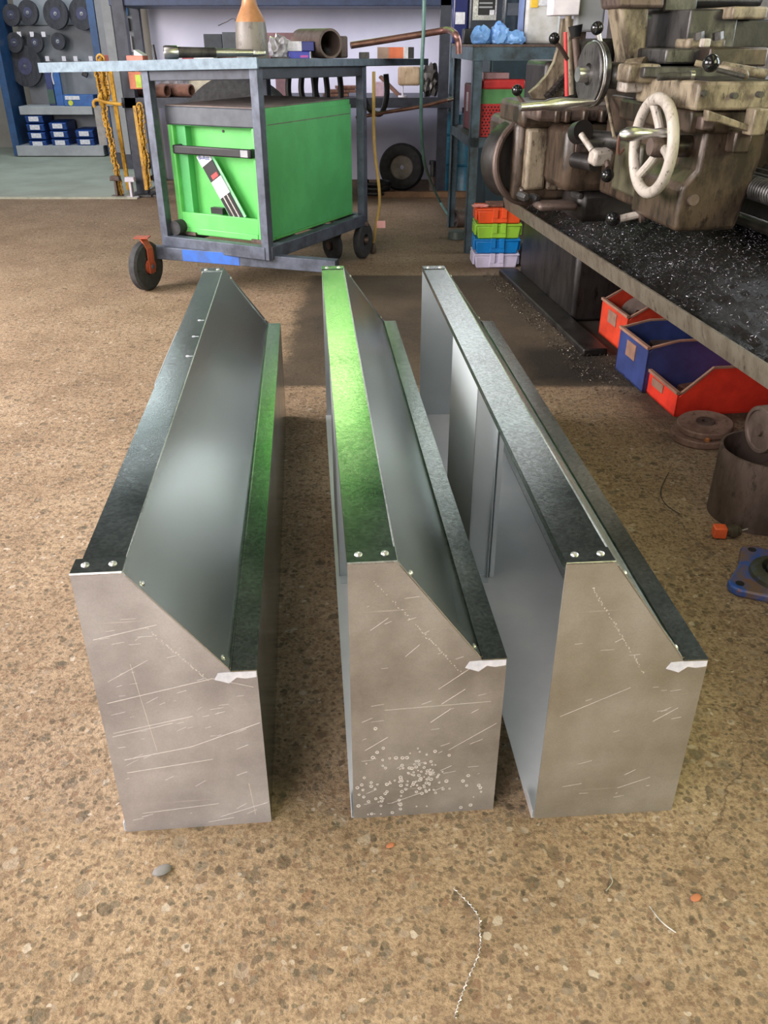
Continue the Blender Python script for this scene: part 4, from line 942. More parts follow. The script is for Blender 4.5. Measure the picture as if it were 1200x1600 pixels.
# chip tray
tr = MB(); tr.box(0.012, 1.15, -1.7, 1.9, TZ - .065, TZ - .06)
LL(tr, 'chip_tray', M_oil)
fl_ = MB(); fl_.quadbox([(.010, -1.7, TZ - .064), (.016, -1.7, TZ - .064), (.016, 1.9, TZ - .064), (.010, 1.9, TZ - .064)], top=[(-.006, -1.7, TZ), (.002, -1.7, TZ), (.002, 1.9, TZ), (-.006, 1.9, TZ)])
LL(fl_, 'tray_lip', M_tray)
en = MB(); en.box(0, 1.15, 1.895, 1.9, TZ - .06, TZ); en.box(1.145, 1.15, -1.7, 1.9, TZ - .06, TZ + .02); LL(en, 'tray_wall', M_oil)
# pedestals
LL(MB().box(.10, .95, 1.0, 1.85, 0, TZ - .066), 'pedestal', M_oil, bevel=.02)
LL(MB().box(.60, 1.0, -1.6, .95, 0, TZ - .066), 'pedestal', M_oil, bevel=.02)
pd = MB(); pd.quadbox([(.0, .55, 0), (.10, .55, 0), (.10, 1.9, 0), (.0, 1.9, 0)], h=.03); LL(pd, 'floor_plinth', M_oil, bevel=.006)
# bed and ways
LL(MB().box(.66, 1.0, -1.9, 1.0, .47, .62), 'bed', M_oil, bevel=.01)
for x in (.70, .78, .88, .96): LL(MB().prism([(x - .03, -1.9, .62), (x + .03, -1.9, .62), (x + .012, -1.9, .645), (x - .012, -1.9, .645)], (0, 2.9, 0)), 'bed_way', M_bed)
LL(MB().box(1.09, 1.12, -1.7, 1.88, .35, .98), 'splash_guard', M_oil)
# headstock with gear box
LL(MB().box(.42, 1.0, 1.0, 1.85, .50, 1.35), 'headstock', M_brown, bevel=.04, seg=3)
def lbox(px0, py0, px1, py1, Y, dep, name, mat, bevel=.01, parent=None, **k):
    a = loc(px0, py0, Y); b = loc(px1, py1, Y); y = (a.y + b.y) / 2
    return LL(MB().box(a.x, b.x, y, y + dep, b.z, a.z), name, mat, bevel=bevel, parent=parent, **k)
def lcyl(p, q, r, name, mat, r1=None, n=24, parent=None, **k): return LL(MB().cyl(p, q, r, r1, n), name, mat, parent=parent, **k)
# quick change gearbox on the operator's side
lbox(806, 188, 905, 315, 3.55, .45, 'gearbox', M_brown, .03, seg=3)
lbox(885, 196, 1012, 300, 3.3, .4, 'link_casting', M_brown, .03)
lbox(905, 296, 1005, 348, 3.35, .3, 'link_casting', M_oil, .03)
for (px, py, rr_) in ((820, 308, .016), (838, 311, .016), (905, 305, .014), (935, 288, .02), (972, 275, .02)):
    q = loc(px, py, 3.35); LL(MB().revolve([(0, -.02), (rr_ * .7, -.018), (rr_, -.008), (rr_, .05), (0, .05)], q, (-.1, 1, 0), 6 if rr_ < .018 else 18), 'cap_screw', M_bed)
lbox(900, 222, 925, 238, 3.28, .04, 'name_plate', M_ruststeel, .002)
for px in (868, 884, 912, 940, 962): lbox(px, 172, px + 8, 192, 3.33, .05, 'cover_rib', M_brown, .006)
for (x0, y0, x1, y1) in ((842, 318, 905, 330), (960, 200, 985, 262), (1004, 190, 1014, 262)): lbox(x0, y0, x1, y1, 3.28, .1, 'casting_ridge', M_ruststeel, .012)
lcyl(loc(1010, 70, 3.3), loc(1030, 110, 3.3), .05, 'coolant_pipe', M_bed)
for px, py in ((1102, 136), (1150, 140), (1190, 138)): q = loc(px, py + 10, 2.49); LL(MB().cyl(q, q + Vector((0, .02, 0)), .008, n=12), 'oil_nipple', M_bed)
lbox(1100, 60, 1110, 74, 2.84, .03, 'clamp_screw', M_cream, .004)
lbox(930, 60, 962, 106, 3.45, .2, 'spindle_casting', M_oil, .02)
for (a, b) in ((826, 852), (862, 874), (880, 896)):
    lbox(a, 200, b, 298, 3.5, .08, 'gearbox_rib', M_beige, .014, seg=3)
lbox(815, 160, 940, 200, 3.5, .35, 'gearbox_cover', M_brown, .02)
lbox(838, 165, 980, 190, 3.35, .2, 'gearbox_shoulder', M_ruststeel, .015)
c = loc(825, 252, 3.62); LL(MB().torus(c, (.35, -1, .05), .155, .014, 40, 10), 'pulley_guard_ring', M_ruststeel)
LL(MB().revolve([(0, 0), (.14, 0), (.15, .03), (.15, .12), (0, .12)], c, (-.35, 1, -.05), 36), 'pulley_guard', M_oil)
lbox(812, 292, 885, 312, 3.52, .1, 'gearbox_foot', M_brown, .01)
# curved belt guard arm
pts_ = [(loc(px, py, 3.75)) for px, py in ((897, 30), (892, 70), (882, 105), (868, 130), (850, 150), (838, 160))]
ar = MB()
for A_, B_ in zip(pts_, pts_[1:]): ar.bar(A_, B_ + (B_ - A_) * .12, .10, .035, up=(0, 1, 0))
LL(ar, 'belt_guard', M_beige)
cf = MB(); p = loc(875, 140, 3.72)
for i in range(9): cf.obox(p + Vector((-.05 + i * .012, .0, -.02 + i * .013)), (.016, .06, .012), 0, 0, R(-40))
LL(cf, 'rack_comb', M_oil)
lbox(852, 95, 905, 170, 3.85, .3, 'drive_casting', M_oil, .02)
# upright rods beside the guard
for (x0, y0, x1, y1, r, m_) in ((888, 25, 892, 148, .012, M_beige), (898, 60, 904, 120, .016, M_ruststeel), (884, 50, 886, 150, .009, M_mred)):
    lcyl(loc(x0, y0, 3.6), loc(x1, y1, 3.6), r, 'control_rod', m_, n=12)
lcyl(loc(898, 40, 3.6), loc(899, 58, 3.6), .03, 'rod_collar', M_black, .02, 16)
# ball levers
def lever(pts, Yd, ball, br, name='ball_lever', rod=.008, mat=M_ruststeel):
    P = [loc(px, py, yy) for (px, py), yy in zip(pts, Yd)]
    l = LL(MB().tube(P, rod, 10, 4), name, mat)
    LL(MB().ball(loc(ball[0], ball[1], ball[2]), br), 'ball_knob', M_knob, parent=l, smooth=60)
lever([(868, 66), (878, 78), (886, 92)], [3.5, 3.52, 3.55], (866, 60, 3.5), .020)
lever([(808, 146), (814, 156), (826, 172)], [3.5, 3.5, 3.5], (808, 141, 3.48), .020)
lever([(935, 50), (938, 66), (942, 80)], [3.05, 3.05, 3.05], (933, 44, 3.05), .020, mat=M_edge)
# cross-slide dial seen edge-on, with crank handle
xd = loc(925, 116, 3.0); ax_ = Vector((-1, 0, 0))
dk = LL(MB().revolve([(0, 0), (.03, 0), (.032, .014), (.086, .016), (.092, .012), (.092, -.02), (.08, -.022), (0, -.022)], xd, (-1, -.10, 0), 48), 'cross_slide_dial', M_bed)
LL(MB().torus(xd, (-1, -.10, 0), .090, .006, 48, 8), 'dial_rim', M_chrome, parent=dk)
LL(MB().revolve([(0, .05), (.022, .05), (.024, .02), (.024, 0)], xd, (-1, -.10, 0), 20), 'dial_hub', M_chrome, parent=dk)
lcyl(xd, loc(985, 120, 2.95), .038, 'cross_slide_shaft', M_bed)
lcyl(loc(978, 118, 2.95), loc(1006, 118, 2.92), .046, 'cross_slide_boss', M_beige, .052)
h0, h1 = loc(928, 158, 2.95), loc(832, 166, 2.9)
dh = (h1 - h0)
LL(MB().revolve([(.010, 0), (.011, .04), (.015, .08), (.020, .11), (.018, .15), (.013, .17), (.014, .19), (.012, .25), (.006, dh.length), (0, dh.length)], h0, dh, 20), 'crank_handle', M_chrome)
# tailstock like column in beige
colp = [(965, 0), (1018, 0), (1008, 108), (984, 108)]
y_ = loc(990, 50, 3.05).y
ps = [loc(px, py, 3.05) for px, py in colp]
LL(MB().prism([(q.x, y_, q.z) for q in ps], (0, .12, 0)), 'toolpost_column', M_beige, bevel=.012, seg=3)
ps = [loc(px, py, 3.1) for px, py in ((945, -40), (1030, -40), (1026, 14), (950, 14))]
LL(MB().prism([(q.x, y_ - .02, q.z) for q in ps], (0, .15, 0)), 'column_collar', M_ruststeel, bevel=.01)
# saddle and compound slide
top = lx(1093, 128, loc(1093, 128, 2.55).x)
a = loc(1093, 128, 2.5); b = loc(1200, 128, 2.5)
LL(MB().box(a.x, a.x + .46, a.y, a.y + .42, a.z - .07, a.z), 'saddle_top', M_beige, bevel=.008)
LL(MB().box(a.x + .005, a.x + .45, a.y + .03, a.y + .55, a.z - .13, a.z - .07), 'saddle', M_brown, bevel=.008)
tk = MB(); tk.box(a.x + .04, a.x + .45, a.y + .02, a.y + .4, a.z, a.z + .004); LL(tk, 'saddle_recess', M_oil)
LL(MB().box(a.x - .04, a.x + .28, a.y + .28, a.y + .62, a.z + .0, a.z + .028), 'slide_cover', M_bed, bevel=.004)
g0 = loc(1008, 112, 2.8); LL(MB().obox(g0 + Vector((.0, .05, -.005)), (.10, .1, .05)), 'slide_bracket', M_beige, bevel=.008)
g1 = loc(990, 135, 2.8); LL(MB().obox(g1 + Vector((.03, .1, .005)), (.06, .08, .05)), 'slide_bracket', M_cream, bevel=.006)
lcyl(loc(1028, 120, 2.62), loc(1082, 118, 2.62), .010, 'clamp_rod', M_bed); lcyl(loc(1078, 118, 2.62), loc(1084, 118, 2.62), .014, 'clamp_collar', M_chrome)
lever([(1086, 98), (1112, 104), (1160, 112), (1165, 121)], [2.6, 2.58, 2.5, 2.5], (1111, 99, 2.5), .022, 'clamp_lever', .008, M_beige)
lcyl(loc(1128, 104, 2.6), loc(1196, 116, 2.6), .013, 'slide_handle', M_beige); lcyl(loc(1120, 109, 2.48), loc(1164, 120, 2.46), .006, 'lever_rod', M_bed)
# tool post blocks behind
lbox(1040, 76, 1108, 100, 2.85, .25, 'compound_block', M_bed, .006)
lbox(1108, 74, 1200, 104, 2.8, .3, 'compound_block', M_brown, .006)
lbox(1078, 14, 1148, 76, 2.95, .3, 'toolpost', M_bed, .006)
lbox(1145, 10, 1200, 30, 2.9, .3, 'toolpost_clamp', M_beige, .006)
lbox(1145, 30, 1215, 76, 3.0, .3, 'toolpost', M_oil, .006)
lbox(1075, 60, 1135, 76, 2.92, .1, 'toolpost_wedge', M_beige, .008)
for px in (1092, 1122): lcyl(loc(px, 62, 2.9), loc(px, 50, 2.9), .016, 'clamp_bolt', M_bed, n=6)
lbox(1042, -40, 1090, 20, 3.1, .2, 'chuck_jaw', M_bed, .008); lbox(1030, 20, 1070, 96, 3.2, .25, 'chuck_body', M_oil, .02)
p = loc(1040, 30, 3.45); LL(MB().cyl(p + Vector((.1, 0, .02)), p + Vector((.1, .25, .02)), .19, n=40), 'chuck', M_bed)
lbox(1010, -60, 1200, 12, 3.4, .3, 'rear_casting', M_oil, .02)
# apron
A0 = loc(1053, 363, 2.55); ax0 = A0.x
ap = MB(); zt_a = loc(1053, 172, 2.55).z
ap.prism([(ax0, A0.y, A0.z), (ax0 + .19, A0.y, A0.z), (ax0 + .23, A0.y, A0.z + .2), (ax0 + .235, A0.y, zt_a), (ax0 + .045, A0.y, zt_a), (ax0 + .04, A0.y, A0.z + .17), (ax0 + .0, A0.y, A0.z + .125)], (0, .34, 0))
apo = LL(ap, 'apron', M_brown, bevel=.014, seg=3)
bl = loc(1083, 312, 2.55); LL(MB().cyl((bl.x, A0.y, bl.z), (bl.x, A0.y - .012, bl.z), .016, n=18), 'plug_screw', M_ruststeel, parent=apo)
LL(MB().box(ax0 + .04, ax0 + .2, A0.y + .32, A0.y + .75, A0.z + .0, zt_a), 'feed_box', M_brown, bevel=.012)
LL(MB().box(ax0 + .01, ax0 + .05, A0.y + .34, A0.y + .56, A0.z + .04, A0.z + .2), 'apron_cover', grime('olive_casting', rgb(86, 82, 62), rgb(64, 60, 46), rgb(34, 30, 26), .5), bevel=.01)
br = [loc(px, py, 2.45) for px, py in ((1107, 172), (1200, 205), (1190, 212), (1126, 192), (1106, 190))]
yb_ = br[0].y; LL(MB().prism([(q.x, yb_, q.z) for q in br], (0, .03, 0)), 'angle_bracket', M_beige, bevel=.003)
lbox(1180, 170, 1196, 212, 2.45, .05, 'bracket_plate', M_beige, .004)
lbox(1098, 182, 1116, 204, 2.5, .04, 'bolt_head', M_ruststeel, .006); lbox(1150, 205, 1172, 240, 2.5, .05, 'bracket_foot', M_brown, .006)
# cream handwheel
hc = loc(1020, 229, 2.62); hax = Vector((-1, -.02, 0)); HR = .138
hw = LL(MB().torus(hc, hax, HR - .013, .0165, 56, 14), 'handwheel', M_cream)
sp = MB()
for k in range(3):
    an_ = R(20) + k * 2 * PI / 3; e_ = Vector((0, math.sin(an_) * (HR - .015), math.cos(an_) * (HR - .015)))
    sp.tube([hc + Vector((.028, 0, 0)), hc + e_ * .5 + Vector((.018, 0, 0)), hc + e_], .013, 10, 4)
LL(sp, 'spoke', M_cream, parent=hw)
LL(MB().revolve([(0, .03), (.024, .03), (.03, .01), (.03, -.03), (0, -.03)], hc + Vector((.02, 0, 0)), hax, 24), 'hub', M_ruststeel, parent=hw)
lcyl(hc + Vector((.02, 0, 0)), (ax0 + .06, hc.y, hc.z), .03, 'handwheel_shaft', M_brown)
hg = hc + Vector((0, -.045, .11)); hg = loc(1043, 207, 2.56); hh_ = loc(972, 210, 2.56)
LL(MB().revolve([(.012, 0), (.013, .02), (.011, .04), (.015, .07), (.0195, .095), (.018, .115), (.011, .13), (.006, .135), (0, .135)], hg, hh_ - hg, 22), 'handwheel_grip', M_chrome, parent=hw)
# sliver of polished rim
# selector lever group
lcyl(loc(902, 208, 3.15), loc(912, 205, 3.1), .036, 'selector_knob', M_oil)
lcyl(loc(908, 210, 3.05), loc(925, 235, 3.0), .010, 'selector_arm', M_cream)
lcyl(loc(908, 215, 3.2), loc(985, 222, 3.1), .028, 'selector_shaft', M_bed); lcyl(loc(898, 250, 3.2), loc(930, 256, 3.1), .026, 'selector_shaft', M_oil)
LL(MB().obox(loc(938, 245, 3.0), (.07, .05, .05), .2, .2), 'selector_hub', M_cream, bevel=.01)
lever([(948, 252), (950, 262)], [2.98, 2.96], (949, 274, 2.95), .022)
kk = MB(); kk.tube([loc(975, 232, 2.8), loc(966, 240, 2.8), loc(968, 212, 2.78), loc(978, 206, 2.76)], .005, 8, 4); LL(kk, 'wire_clip', M_rust)
# lower half-nut lever
lever([(968, 342), (985, 338), (1003, 334)], [2.85, 2.85, 2.85], (958, 342, 2.85), .024, 'half_nut_lever', .012, M_cream)
lcyl(loc(998, 338, 2.84), loc(1004, 336, 2.84), .022, 'lever_collar', M_ruststeel)
# long rods below: drive rods from gearbox to apron
lcyl(loc(945, 140, 3.3), loc(960, 215, 3.0), .006, 'thin_rod', M_beige, n=10)
# lead screw and feed rod, near side
s0 = loc(1140, 282, 2.75); LL(MB().cyl((s0.x, s0.y, s0.z), (s0.x, -1.8, s0.z), .026, n=20), 'leadscrew', M_bed)
thd = MB()
for i in range(60): thd.torus((s0.x, s0.y - .0 - i * .014, s0.z), (0, 1, .03), .028, .0055, 20, 6)
LL(thd, 'screw_thread', M_bed)
s1 = loc(1140, 335, 2.85); lcyl((s1.x, s1.y, s1.z), (s1.x, -1.8, s1.z), .018, 'feed_rod', M_oil)
lcyl((s1.x - .05, 1.3, s1.z + .05), (s1.x - .05, s0.y + .2, s1.z + .05), .016, 'feed_rod', M_bed)
# end bracket rail rear
# small white electrical box above
e0, e1 = ony(868, -40, 3.62), ony(905, 24, 3.62)
MB().box(e0.x, e1.x, 3.62, 3.75, e1.z, e0.z).build('switch_box', M_white, lathe, bevel=.004)
MB().box(e1.x + .002, e1.x + .11, 3.68, 3.74, ony(930, 50, 3.7).z, e0.z).build('guard_panel', M_grey, lathe, bevel=.01)
# swarf on the tray
def swarf(name, n, x0, x1, y0, y1, z, seed, mat, label, rmax=.012, hgt=.03):
    rr = random.Random(seed); mb = MB(); bm = mb.bm
    for i in range(n):
        x = x0 + (x1 - x0) * rr.random(); y = y0 + (y1 - y0) * rr.random(); zz = z(x, y) + rr.random() * hgt
        r = rr.uniform(.0025, rmax) ; ph = rr.uniform(0, 6.28); tx = rr.uniform(-1, 1); k = rr.randint(3, 7); prev = None; wd = rr.uniform(.0006, .0016)
        M_ = Matrix.Rotation(rr.uniform(0, 6.28), 3, 'Z') @ Matrix.Rotation(tx, 3, 'X')
        for j in range(k):
            a = ph + j * .7
            q = Vector((x, y, zz)) + M_ @ Vector((r * math.cos(a), r * math.sin(a), j * wd * 1.5)); q2 = q + M_ @ Vector((0, 0, wd)) + Vector((0, 0, wd * .6))
            v1_, v2_ = bm.verts.new(q), bm.verts.new(q2)
            if prev: bm.faces.new((prev[0], v1_, v2_, prev[1]))
            prev = (v1_, v2_)
    return mb
def mound(x, y): return TZ - .040 + .012 * math.sin(x * 9 + y * 3) + .012 * math.sin(y * 7 + 1) + .05 * min(1, max(0, x - .03) / .5)
md = MB(); bm = md.bm; nx, ny = 44, 130; grid = []
rr = random.Random(8)
for j in range(ny + 1):
    row = []
    for i in range(nx + 1):
        x = .022 + i / nx * 1.05; y = -1.68 + j / ny * 3.5; row.append(bm.verts.new((x, y, mound(x, y) + rr.uniform(-.008, .008))))
    grid.append(row)
for j in range(ny):
    for i in range(nx): bm.faces.new((grid[j][i], grid[j][i + 1], grid[j + 1][i + 1], grid[j + 1][i]))
so_ = bmesh.ops.extrude_face_region(bm, geom=bm.faces[:])
for v in [g for g in so_['geom'] if isinstance(g, bmesh.types.BMVert)]: v.co.z = TZ - .0595
bm.transform(LM)
heap = tag(md.build('swarf_heap', grime('oily_swarf_bed', rgb(40, 36, 34), rgb(26, 23, 22), rgb(14, 13, 13), .35, .3, 60), smooth=20), 'dark oily heap of metal swarf filling the lathe chip tray', 'swarf', None, 'stuff')
s_ = swarf('c', 13000, .03, 1.05, -1.0, 1.75, lambda x, y: mound(x, y) + .004, 3, None, '', .0085, .012)
s_.bm.transform(LM)
curls = s_.build('swarf_curls', paint('dark_swarf', rgb(104, 102, 108), rgb(34, 30, 28), .3, .8, 9), smooth=0)
tag(curls, 'loose curls of shiny metal swarf scattered over the lathe tray heap', 'swarf', None, 'stuff')
# swarf litter along the foot of the lathe
s_ = swarf('c', 1500, -.10, .10, .1, 1.9, lambda x, y: .001, 9, None, '', .009, .006); s_.bm.transform(LM)
tag(s_.build('floor_swarf', paint('floor_swarf', rgb(120, 112, 100), rgb(54, 46, 40), .4, .6, 60), smooth=0), 'scattered swarf litter on the floor along the foot of the lathe', 'swarf', None, 'stuff')

# ================================================================== PARTS BINS UNDER THE TRAY
def bin_(origin, yaw, wid, dep, h, front_h, mat, inner, label, tabs=True, name='parts_bin'):
    """open-fronted picking bin: local y runs back under the tray, front at y=0"""
    t = thing(name, (origin[0], origin[1], 0), label, 'storage bin', yaw)
    th = .006; k = dep * .32
    def B(mb, n, m_, **kw): return mb.build(n, m_, t, local=True, **kw)
    B(MB().box(0, wid, 0, dep, .002, .008), 'base', mat)
    for s, x in ((0, 0), (1, wid - th)):
        B(MB().prism([(x, 0, 0.002), (x, dep, .002), (x, dep, h), (x, k, h), (x, .02, front_h), (x, 0, front_h - .02)], (th, 0, 0)), 'side_wall', mat, bevel=.002)
    B(MB().box(0, wid, dep - th, dep, .002, h), 'back_wall', mat)
    B(MB().quadbox([(0, 0, .002), (wid, 0, .002), (wid, th, .002), (0, th, .002)], top=[(0, -.0, front_h), (wid, -.0, front_h), (wid, th, front_h), (0, th, front_h)]), 'front_wall', mat)
    rm = MB(); rm.box(-.003, wid + .003, -.006, th, front_h - .004, front_h + .006)
    for x in (-.004, wid - th): rm.prism([(x, 0, front_h - .004), (x, .02, front_h), (x, k, h), (x, dep, h), (x, dep, h + .006), (x, k, h + .006), (x, .016, front_h + .006)], (th + .004, 0, 0))
    B(rm, 'rim', inner)
    B(MB().box(wid * .3, wid * .62, -.003, 0, front_h * .52, front_h * .86), 'label_slot', inner)
    return t
# yaw: local +y direction goes to the right (under the tray); front faces left
f1 = onz(935, 521); f2 = onz(1000, 600)
bin_((f1.x + .0, f1.y - .0), R(-82), .27, .34, .20, .15, M_orangered, M_binrim, 'orange-red plastic bin of discs under the far end of the lathe tray')
f2 = onz(961, 577)
bin_((f2.x, f2.y), R(-82), .25, .34, .185, .165, M_navy, M_binrim, 'blue plastic bin between the orange-red and the bright red bins', )
f3 = onz(1052, 652); f3 += Vector((-.037, .267, 0))
bin_((f3.x, f3.y), R(-82), .27, .34, .165, .085, M_red, M_binrim, 'bright red open-fronted plastic bin nearest the rusty pipe')
def disc(name, c, axis, r, th, mat, label, cat, hole=.2):
    t = thing(name, (c[0], c[1], max(0, c[2] - .0)), label, cat)
    MB().revolve([(r * hole, 0), (r * .96, 0), (r, th * .2), (r, th * .8), (r * .96, th), (r * hole, th)], c, axis, 36, close=True).build('wheel', mat, t)
    MB().revolve([(r * .13, -.002), (r * .34, -.002), (r * .36, th * .5), (r * .34, th + .004), (r * .13, th + .004)], c, axis, 28, close=True).build('flange', M_ruststeel, t)
    return t
M_stone = grime('brown_grinding_stone', rgb(132, 106, 92), rgb(110, 84, 72), rgb(84, 64, 54), .7, .1, 16)
disc('grinding_wheel', (f1.x + .13, f1.y - .10, .11), (-.3, -.5, .5), .075, .02, M_ruststeel, 'worn grinding wheel lying in the orange-red bin', 'grinding wheel')
disc('grinding_wheel', (f1.x + .25, f1.y - .09, .10), (-.5, -.4, .3), .075, .02, M_oil, 'dark grinding wheel leaning at the back of the orange-red bin', 'grinding wheel')
tag(MB().box(f2.x + .10, f2.x + .28, f2.y - .12, f2.y - .04, .012, .13).build('steel_offcut', M_ruststeel, bevel=.004), 'brown steel offcut lying inside the blue bin', 'offcut')
tag(MB().obox((f3.x + .16, f3.y - .10, .03), (.10, .08, .035), .4).build('steel_offcut', M_rust, bevel=.006), 'rusty offcut lying inside the bright red bin', 'offcut')
q = onz(1085, 690)
disc('grinding_wheel', (q.x + .02, q.y + .02, .0015), (0, 0, 1), .088, .024, M_stone, 'lower brown grinding wheel flat on the floor in front of the red bin', 'grinding wheel')
disc('grinding_wheel', (q.x + .035, q.y + .03, .033), (-.06, -.06, 1), .085, .022, M_stone, 'upper brown grinding wheel lying tilted on the lower one', 'grinding wheel')
# big pipe section standing with smaller ones in it
pb = onz(1150, 832); R0 = .118
pcx, pcy = .985, 1.93
def pot(name, c, axis, r, ln, wall, mat, label, cat='pipe'):
    return tag(MB().revolve([(r, 0), (r, ln), (r - wall, ln), (r - wall, 0)], c, axis, 48, close=True).build(name, mat), label, cat)
pot('pipe_section', (pcx, pcy, .0), (0, 0, 1), R0, .19, .007, M_ruststeel, 'big open rusty pipe section standing on the floor at the right')
tag(MB().revolve([(0, 0), (.056, 0), (.058, .004), (.058, .13), (0, .13)], (pcx + .045, pcy - .01, .001), (0, 0, 1), 28).build('steel_puck', M_ruststeel), 'round steel slug standing inside the big rusty pipe section', 'steel round')
t = thing('steel_cylinder', (pcx + .03, pcy, .19), 'brownish steel cylinder with ringed end lying across the big rusty pipe', 'steel round')
cc = ony(1153, 682, 1.93); caxis = Vector((1, .18, .03)).normalized()
cc = Vector((pcx - .085 + .03, pcy - .03, .255))
MB().revolve([(0, .004), (.048, .004), (.05, 0), (.058, 0), (.06, .003), (.06, .20), (0, .20)], cc, caxis, 36).build('body', M_ruststeel, t)
MB().revolve([(0, -.003), (.014, -.003), (.016, .004)], cc, caxis, 18).build('centre_boss', M_ruststeel, t)
# small pieces near
q = onz(1100, 700); tag(MB().obox((q.x + .0, q.y - .0, .02), (.012, .03, .035), .5).build('brass_stub', paint('orange_stub', rgb(158, 100, 52)), bevel=.003), 'small orange-brown stub on the floor left of the big rusty pipe', 'metal part')
# orange tipped plug
q = onz(1118, 845); t = thing('orange_cap_plug', (q.x, q.y, 0), 'orange capped dark plug lying on the floor in front of the rusty pipe', 'plug')
ax1 = Vector((1, .02, 0)).normalized(); cpt = Vector((q.x - .001, q.y + .018, .0175))
oc = MB(); m = Matrix.Translation(cpt + Vector((.014, 0, 0))) @ Matrix.Rotation(R(-6), 4, 'Z'); oc.box(-.016, .016, -.0145, .0145, -.0145, .0145, m); oc.build('orange_cap', paint('cap_orange', rgb(246, 108, 60), None, .4), t, bevel=.003)
MB().revolve([(0, .03), (.014, .03), (.014, .04), (.017, .042), (.017, .055), (.013, .058), (.012, .066), (0, .068)], cpt, ax1, 18).build('dark_body', paint('rubbery_dark', rgb(74, 66, 52)), t)
MB().cyl(cpt + ax1 * .066, cpt + ax1 * .085 + Vector((0, 0, .006)), .0018, n=8).build('pin', M_edge, t)
# blue flange bearing
t = thing('flange_bearing', (.925, 1.60, 0), 'blue and rusty cast flange bearing lying on the floor at the right edge', 'bearing')
M_bluecast = grime('chipped_blue_cast', rgb(46, 92, 176), rgb(116, 96, 84), rgb(140, 92, 60), .45, .2, 16, .52)
fc = Vector((.925, 1.60, .0))
out = [fc + Vector((math.cos(a) * (.135 if i % 4 == 0 else (.118 if i % 2 else .088)), math.sin(a) * (.135 if i % 4 == 0 else (.118 if i % 2 else .088)), .002)) for i, a in enumerate([R(195) + k * PI / 8 for k in range(16)])]
fb = []
for k in range(4):
    a = R(195) + k * PI / 2; d_ = Vector((math.cos(a), math.sin(a), 0)); n_ = Vector((-d_.y, d_.x, 0))
    fb += [fc + d_ * .135 - n_ * .02, fc + d_ * .143, fc + d_ * .135 + n_ * .02, fc + (d_ + n_).normalized() * .1]
MB().prism([(p.x, p.y, .001) for p in fb], (0, 0, .02)).build('flange_plate', M_bluecast, t, bevel=.005, seg=3)
MB().revolve([(.078, .02), (.075, .03), (.06, .04), (.052, .04), (.045, .024), (.045, .02)], fc, (0, 0, 1), 36).build('housing', grime('dark_housing', rgb(76, 78, 66), rgb(60, 58, 48), rgb(60, 76, 120), .5, .3), t)
MB().revolve([(.042, .02), (.042, .038), (.036, .046), (.026, .046), (.024, .04), (.024, .02)], fc, (0, 0, 1), 32, close=True).build('inner_race', M_bed, t)
for k in range(4):
    a = R(195) + k * PI / 2; MB().cyl(fc + Vector((math.cos(a) * .118, math.sin(a) * .118, .0205)), fc + Vector((math.cos(a) * .118, math.sin(a) * .118, .022)), .010, n=16).build('bolt_hole', M_black, t)
q = onz(1200, 815); tag(MB().cyl((1.01, 1.745, 0), (1.01, 1.745, .11), .05, n=32).build('olive_cylinder', grime('olive_casting', rgb(86, 82, 62), rgb(64, 60, 46), rgb(34, 30, 26), .5), bevel=.004), 'olive brown metal cylinder standing behind the blue flange bearing', 'metal part')

# ================================================================== LEFT: SHOP DISPLAY
YS = 9.6
t = thing('display_shelving', (-3.3, YS, .012), 'grey and blue slotted shop display shelving beyond the yellow chains', 'shelving')
def sp_(px, py, Y=YS): return ony(px, py, Y)
xl, xr = sp_(22, 120).x, sp_(162, 120).x
bp_ = MB().box(xl, xr + .05, YS + .35, YS + .37, .1, 2.2).build('back_panel', M_greydark, t)
for z in (.86, 1.22, 1.6): MB().box(xl, xr + .05, YS + .345, YS + .35, z, z + .006).build('panel_joint', M_darksteel, t)
a, b = sp_(28, 230), sp_(166, 246)
MB().box(a.x - .0, b.x, YS - .05, YS + .35, .02, .12).build('base_deck', M_grey, t, bevel=.004)
a = sp_(30, 166); b = sp_(146, 179); MB().box(a.x, b.x, YS - .02, YS + .35, b.z, a.z).build('shelf', M_grey, t, bevel=.003)
MB().box(sp_(146, 166).x, sp_(172, 166).x, YS + .0, YS + .3, .12, a.z + .0).build('end_box', paint('beige_board', rgb(170, 162, 156), None, .7), t)
M_blueup = paint('blue_upright', rgb(34, 76, 122), rgb(28, 62, 100), .45)
for px, pw in ((20, .07), (172, .07)):
    x = sp_(px, 150).x; u = MB().box(x - pw / 2 - .06, x + pw / 2 - .06, YS - .03, YS + .4, .02, 2.3).build('upright', M_blueup, t)
sl = MB()
for k in range(46): sl.box(xr - .015, xr - .001, YS + .343, YS + .346, .5 + k * .038, .5 + k * .038 + .02)
tag(sl.build('slots', M_black, t, smooth=0), None, None, None, 'stuff')
M_disc = grime('abrasive_disc', rgb(58, 58, 64), rgb(44, 44, 50), rgb(30, 30, 34), .7, 0, 20); M_disclab = paint('disc_label', rgb(74, 74, 104), rgb(58, 58, 72), .6)
dd_ = [(20, 24, 15, 'dark abrasive disc hanging top left on the display panel', 0), (46, 20, 17, 'purple-labelled abrasive disc hanging second in the top row', 0), (89, 22, 21, 'large brownish abrasive disc hanging third in the top row', 0), (130, 22, 22, 'large black abrasive disc hanging rightmost in the top row', 0),
       (25, 67, 14, 'small disc hanging left in the second row on the display panel', 0), (57, 67, 14, 'small disc hanging in the middle of the second row', 0), (93, 65, 12, 'smallest disc hanging right in the second row with bright centre', 0), (42, 104, 29, 'largest black disc hanging low on the left of the display panel', 0)]
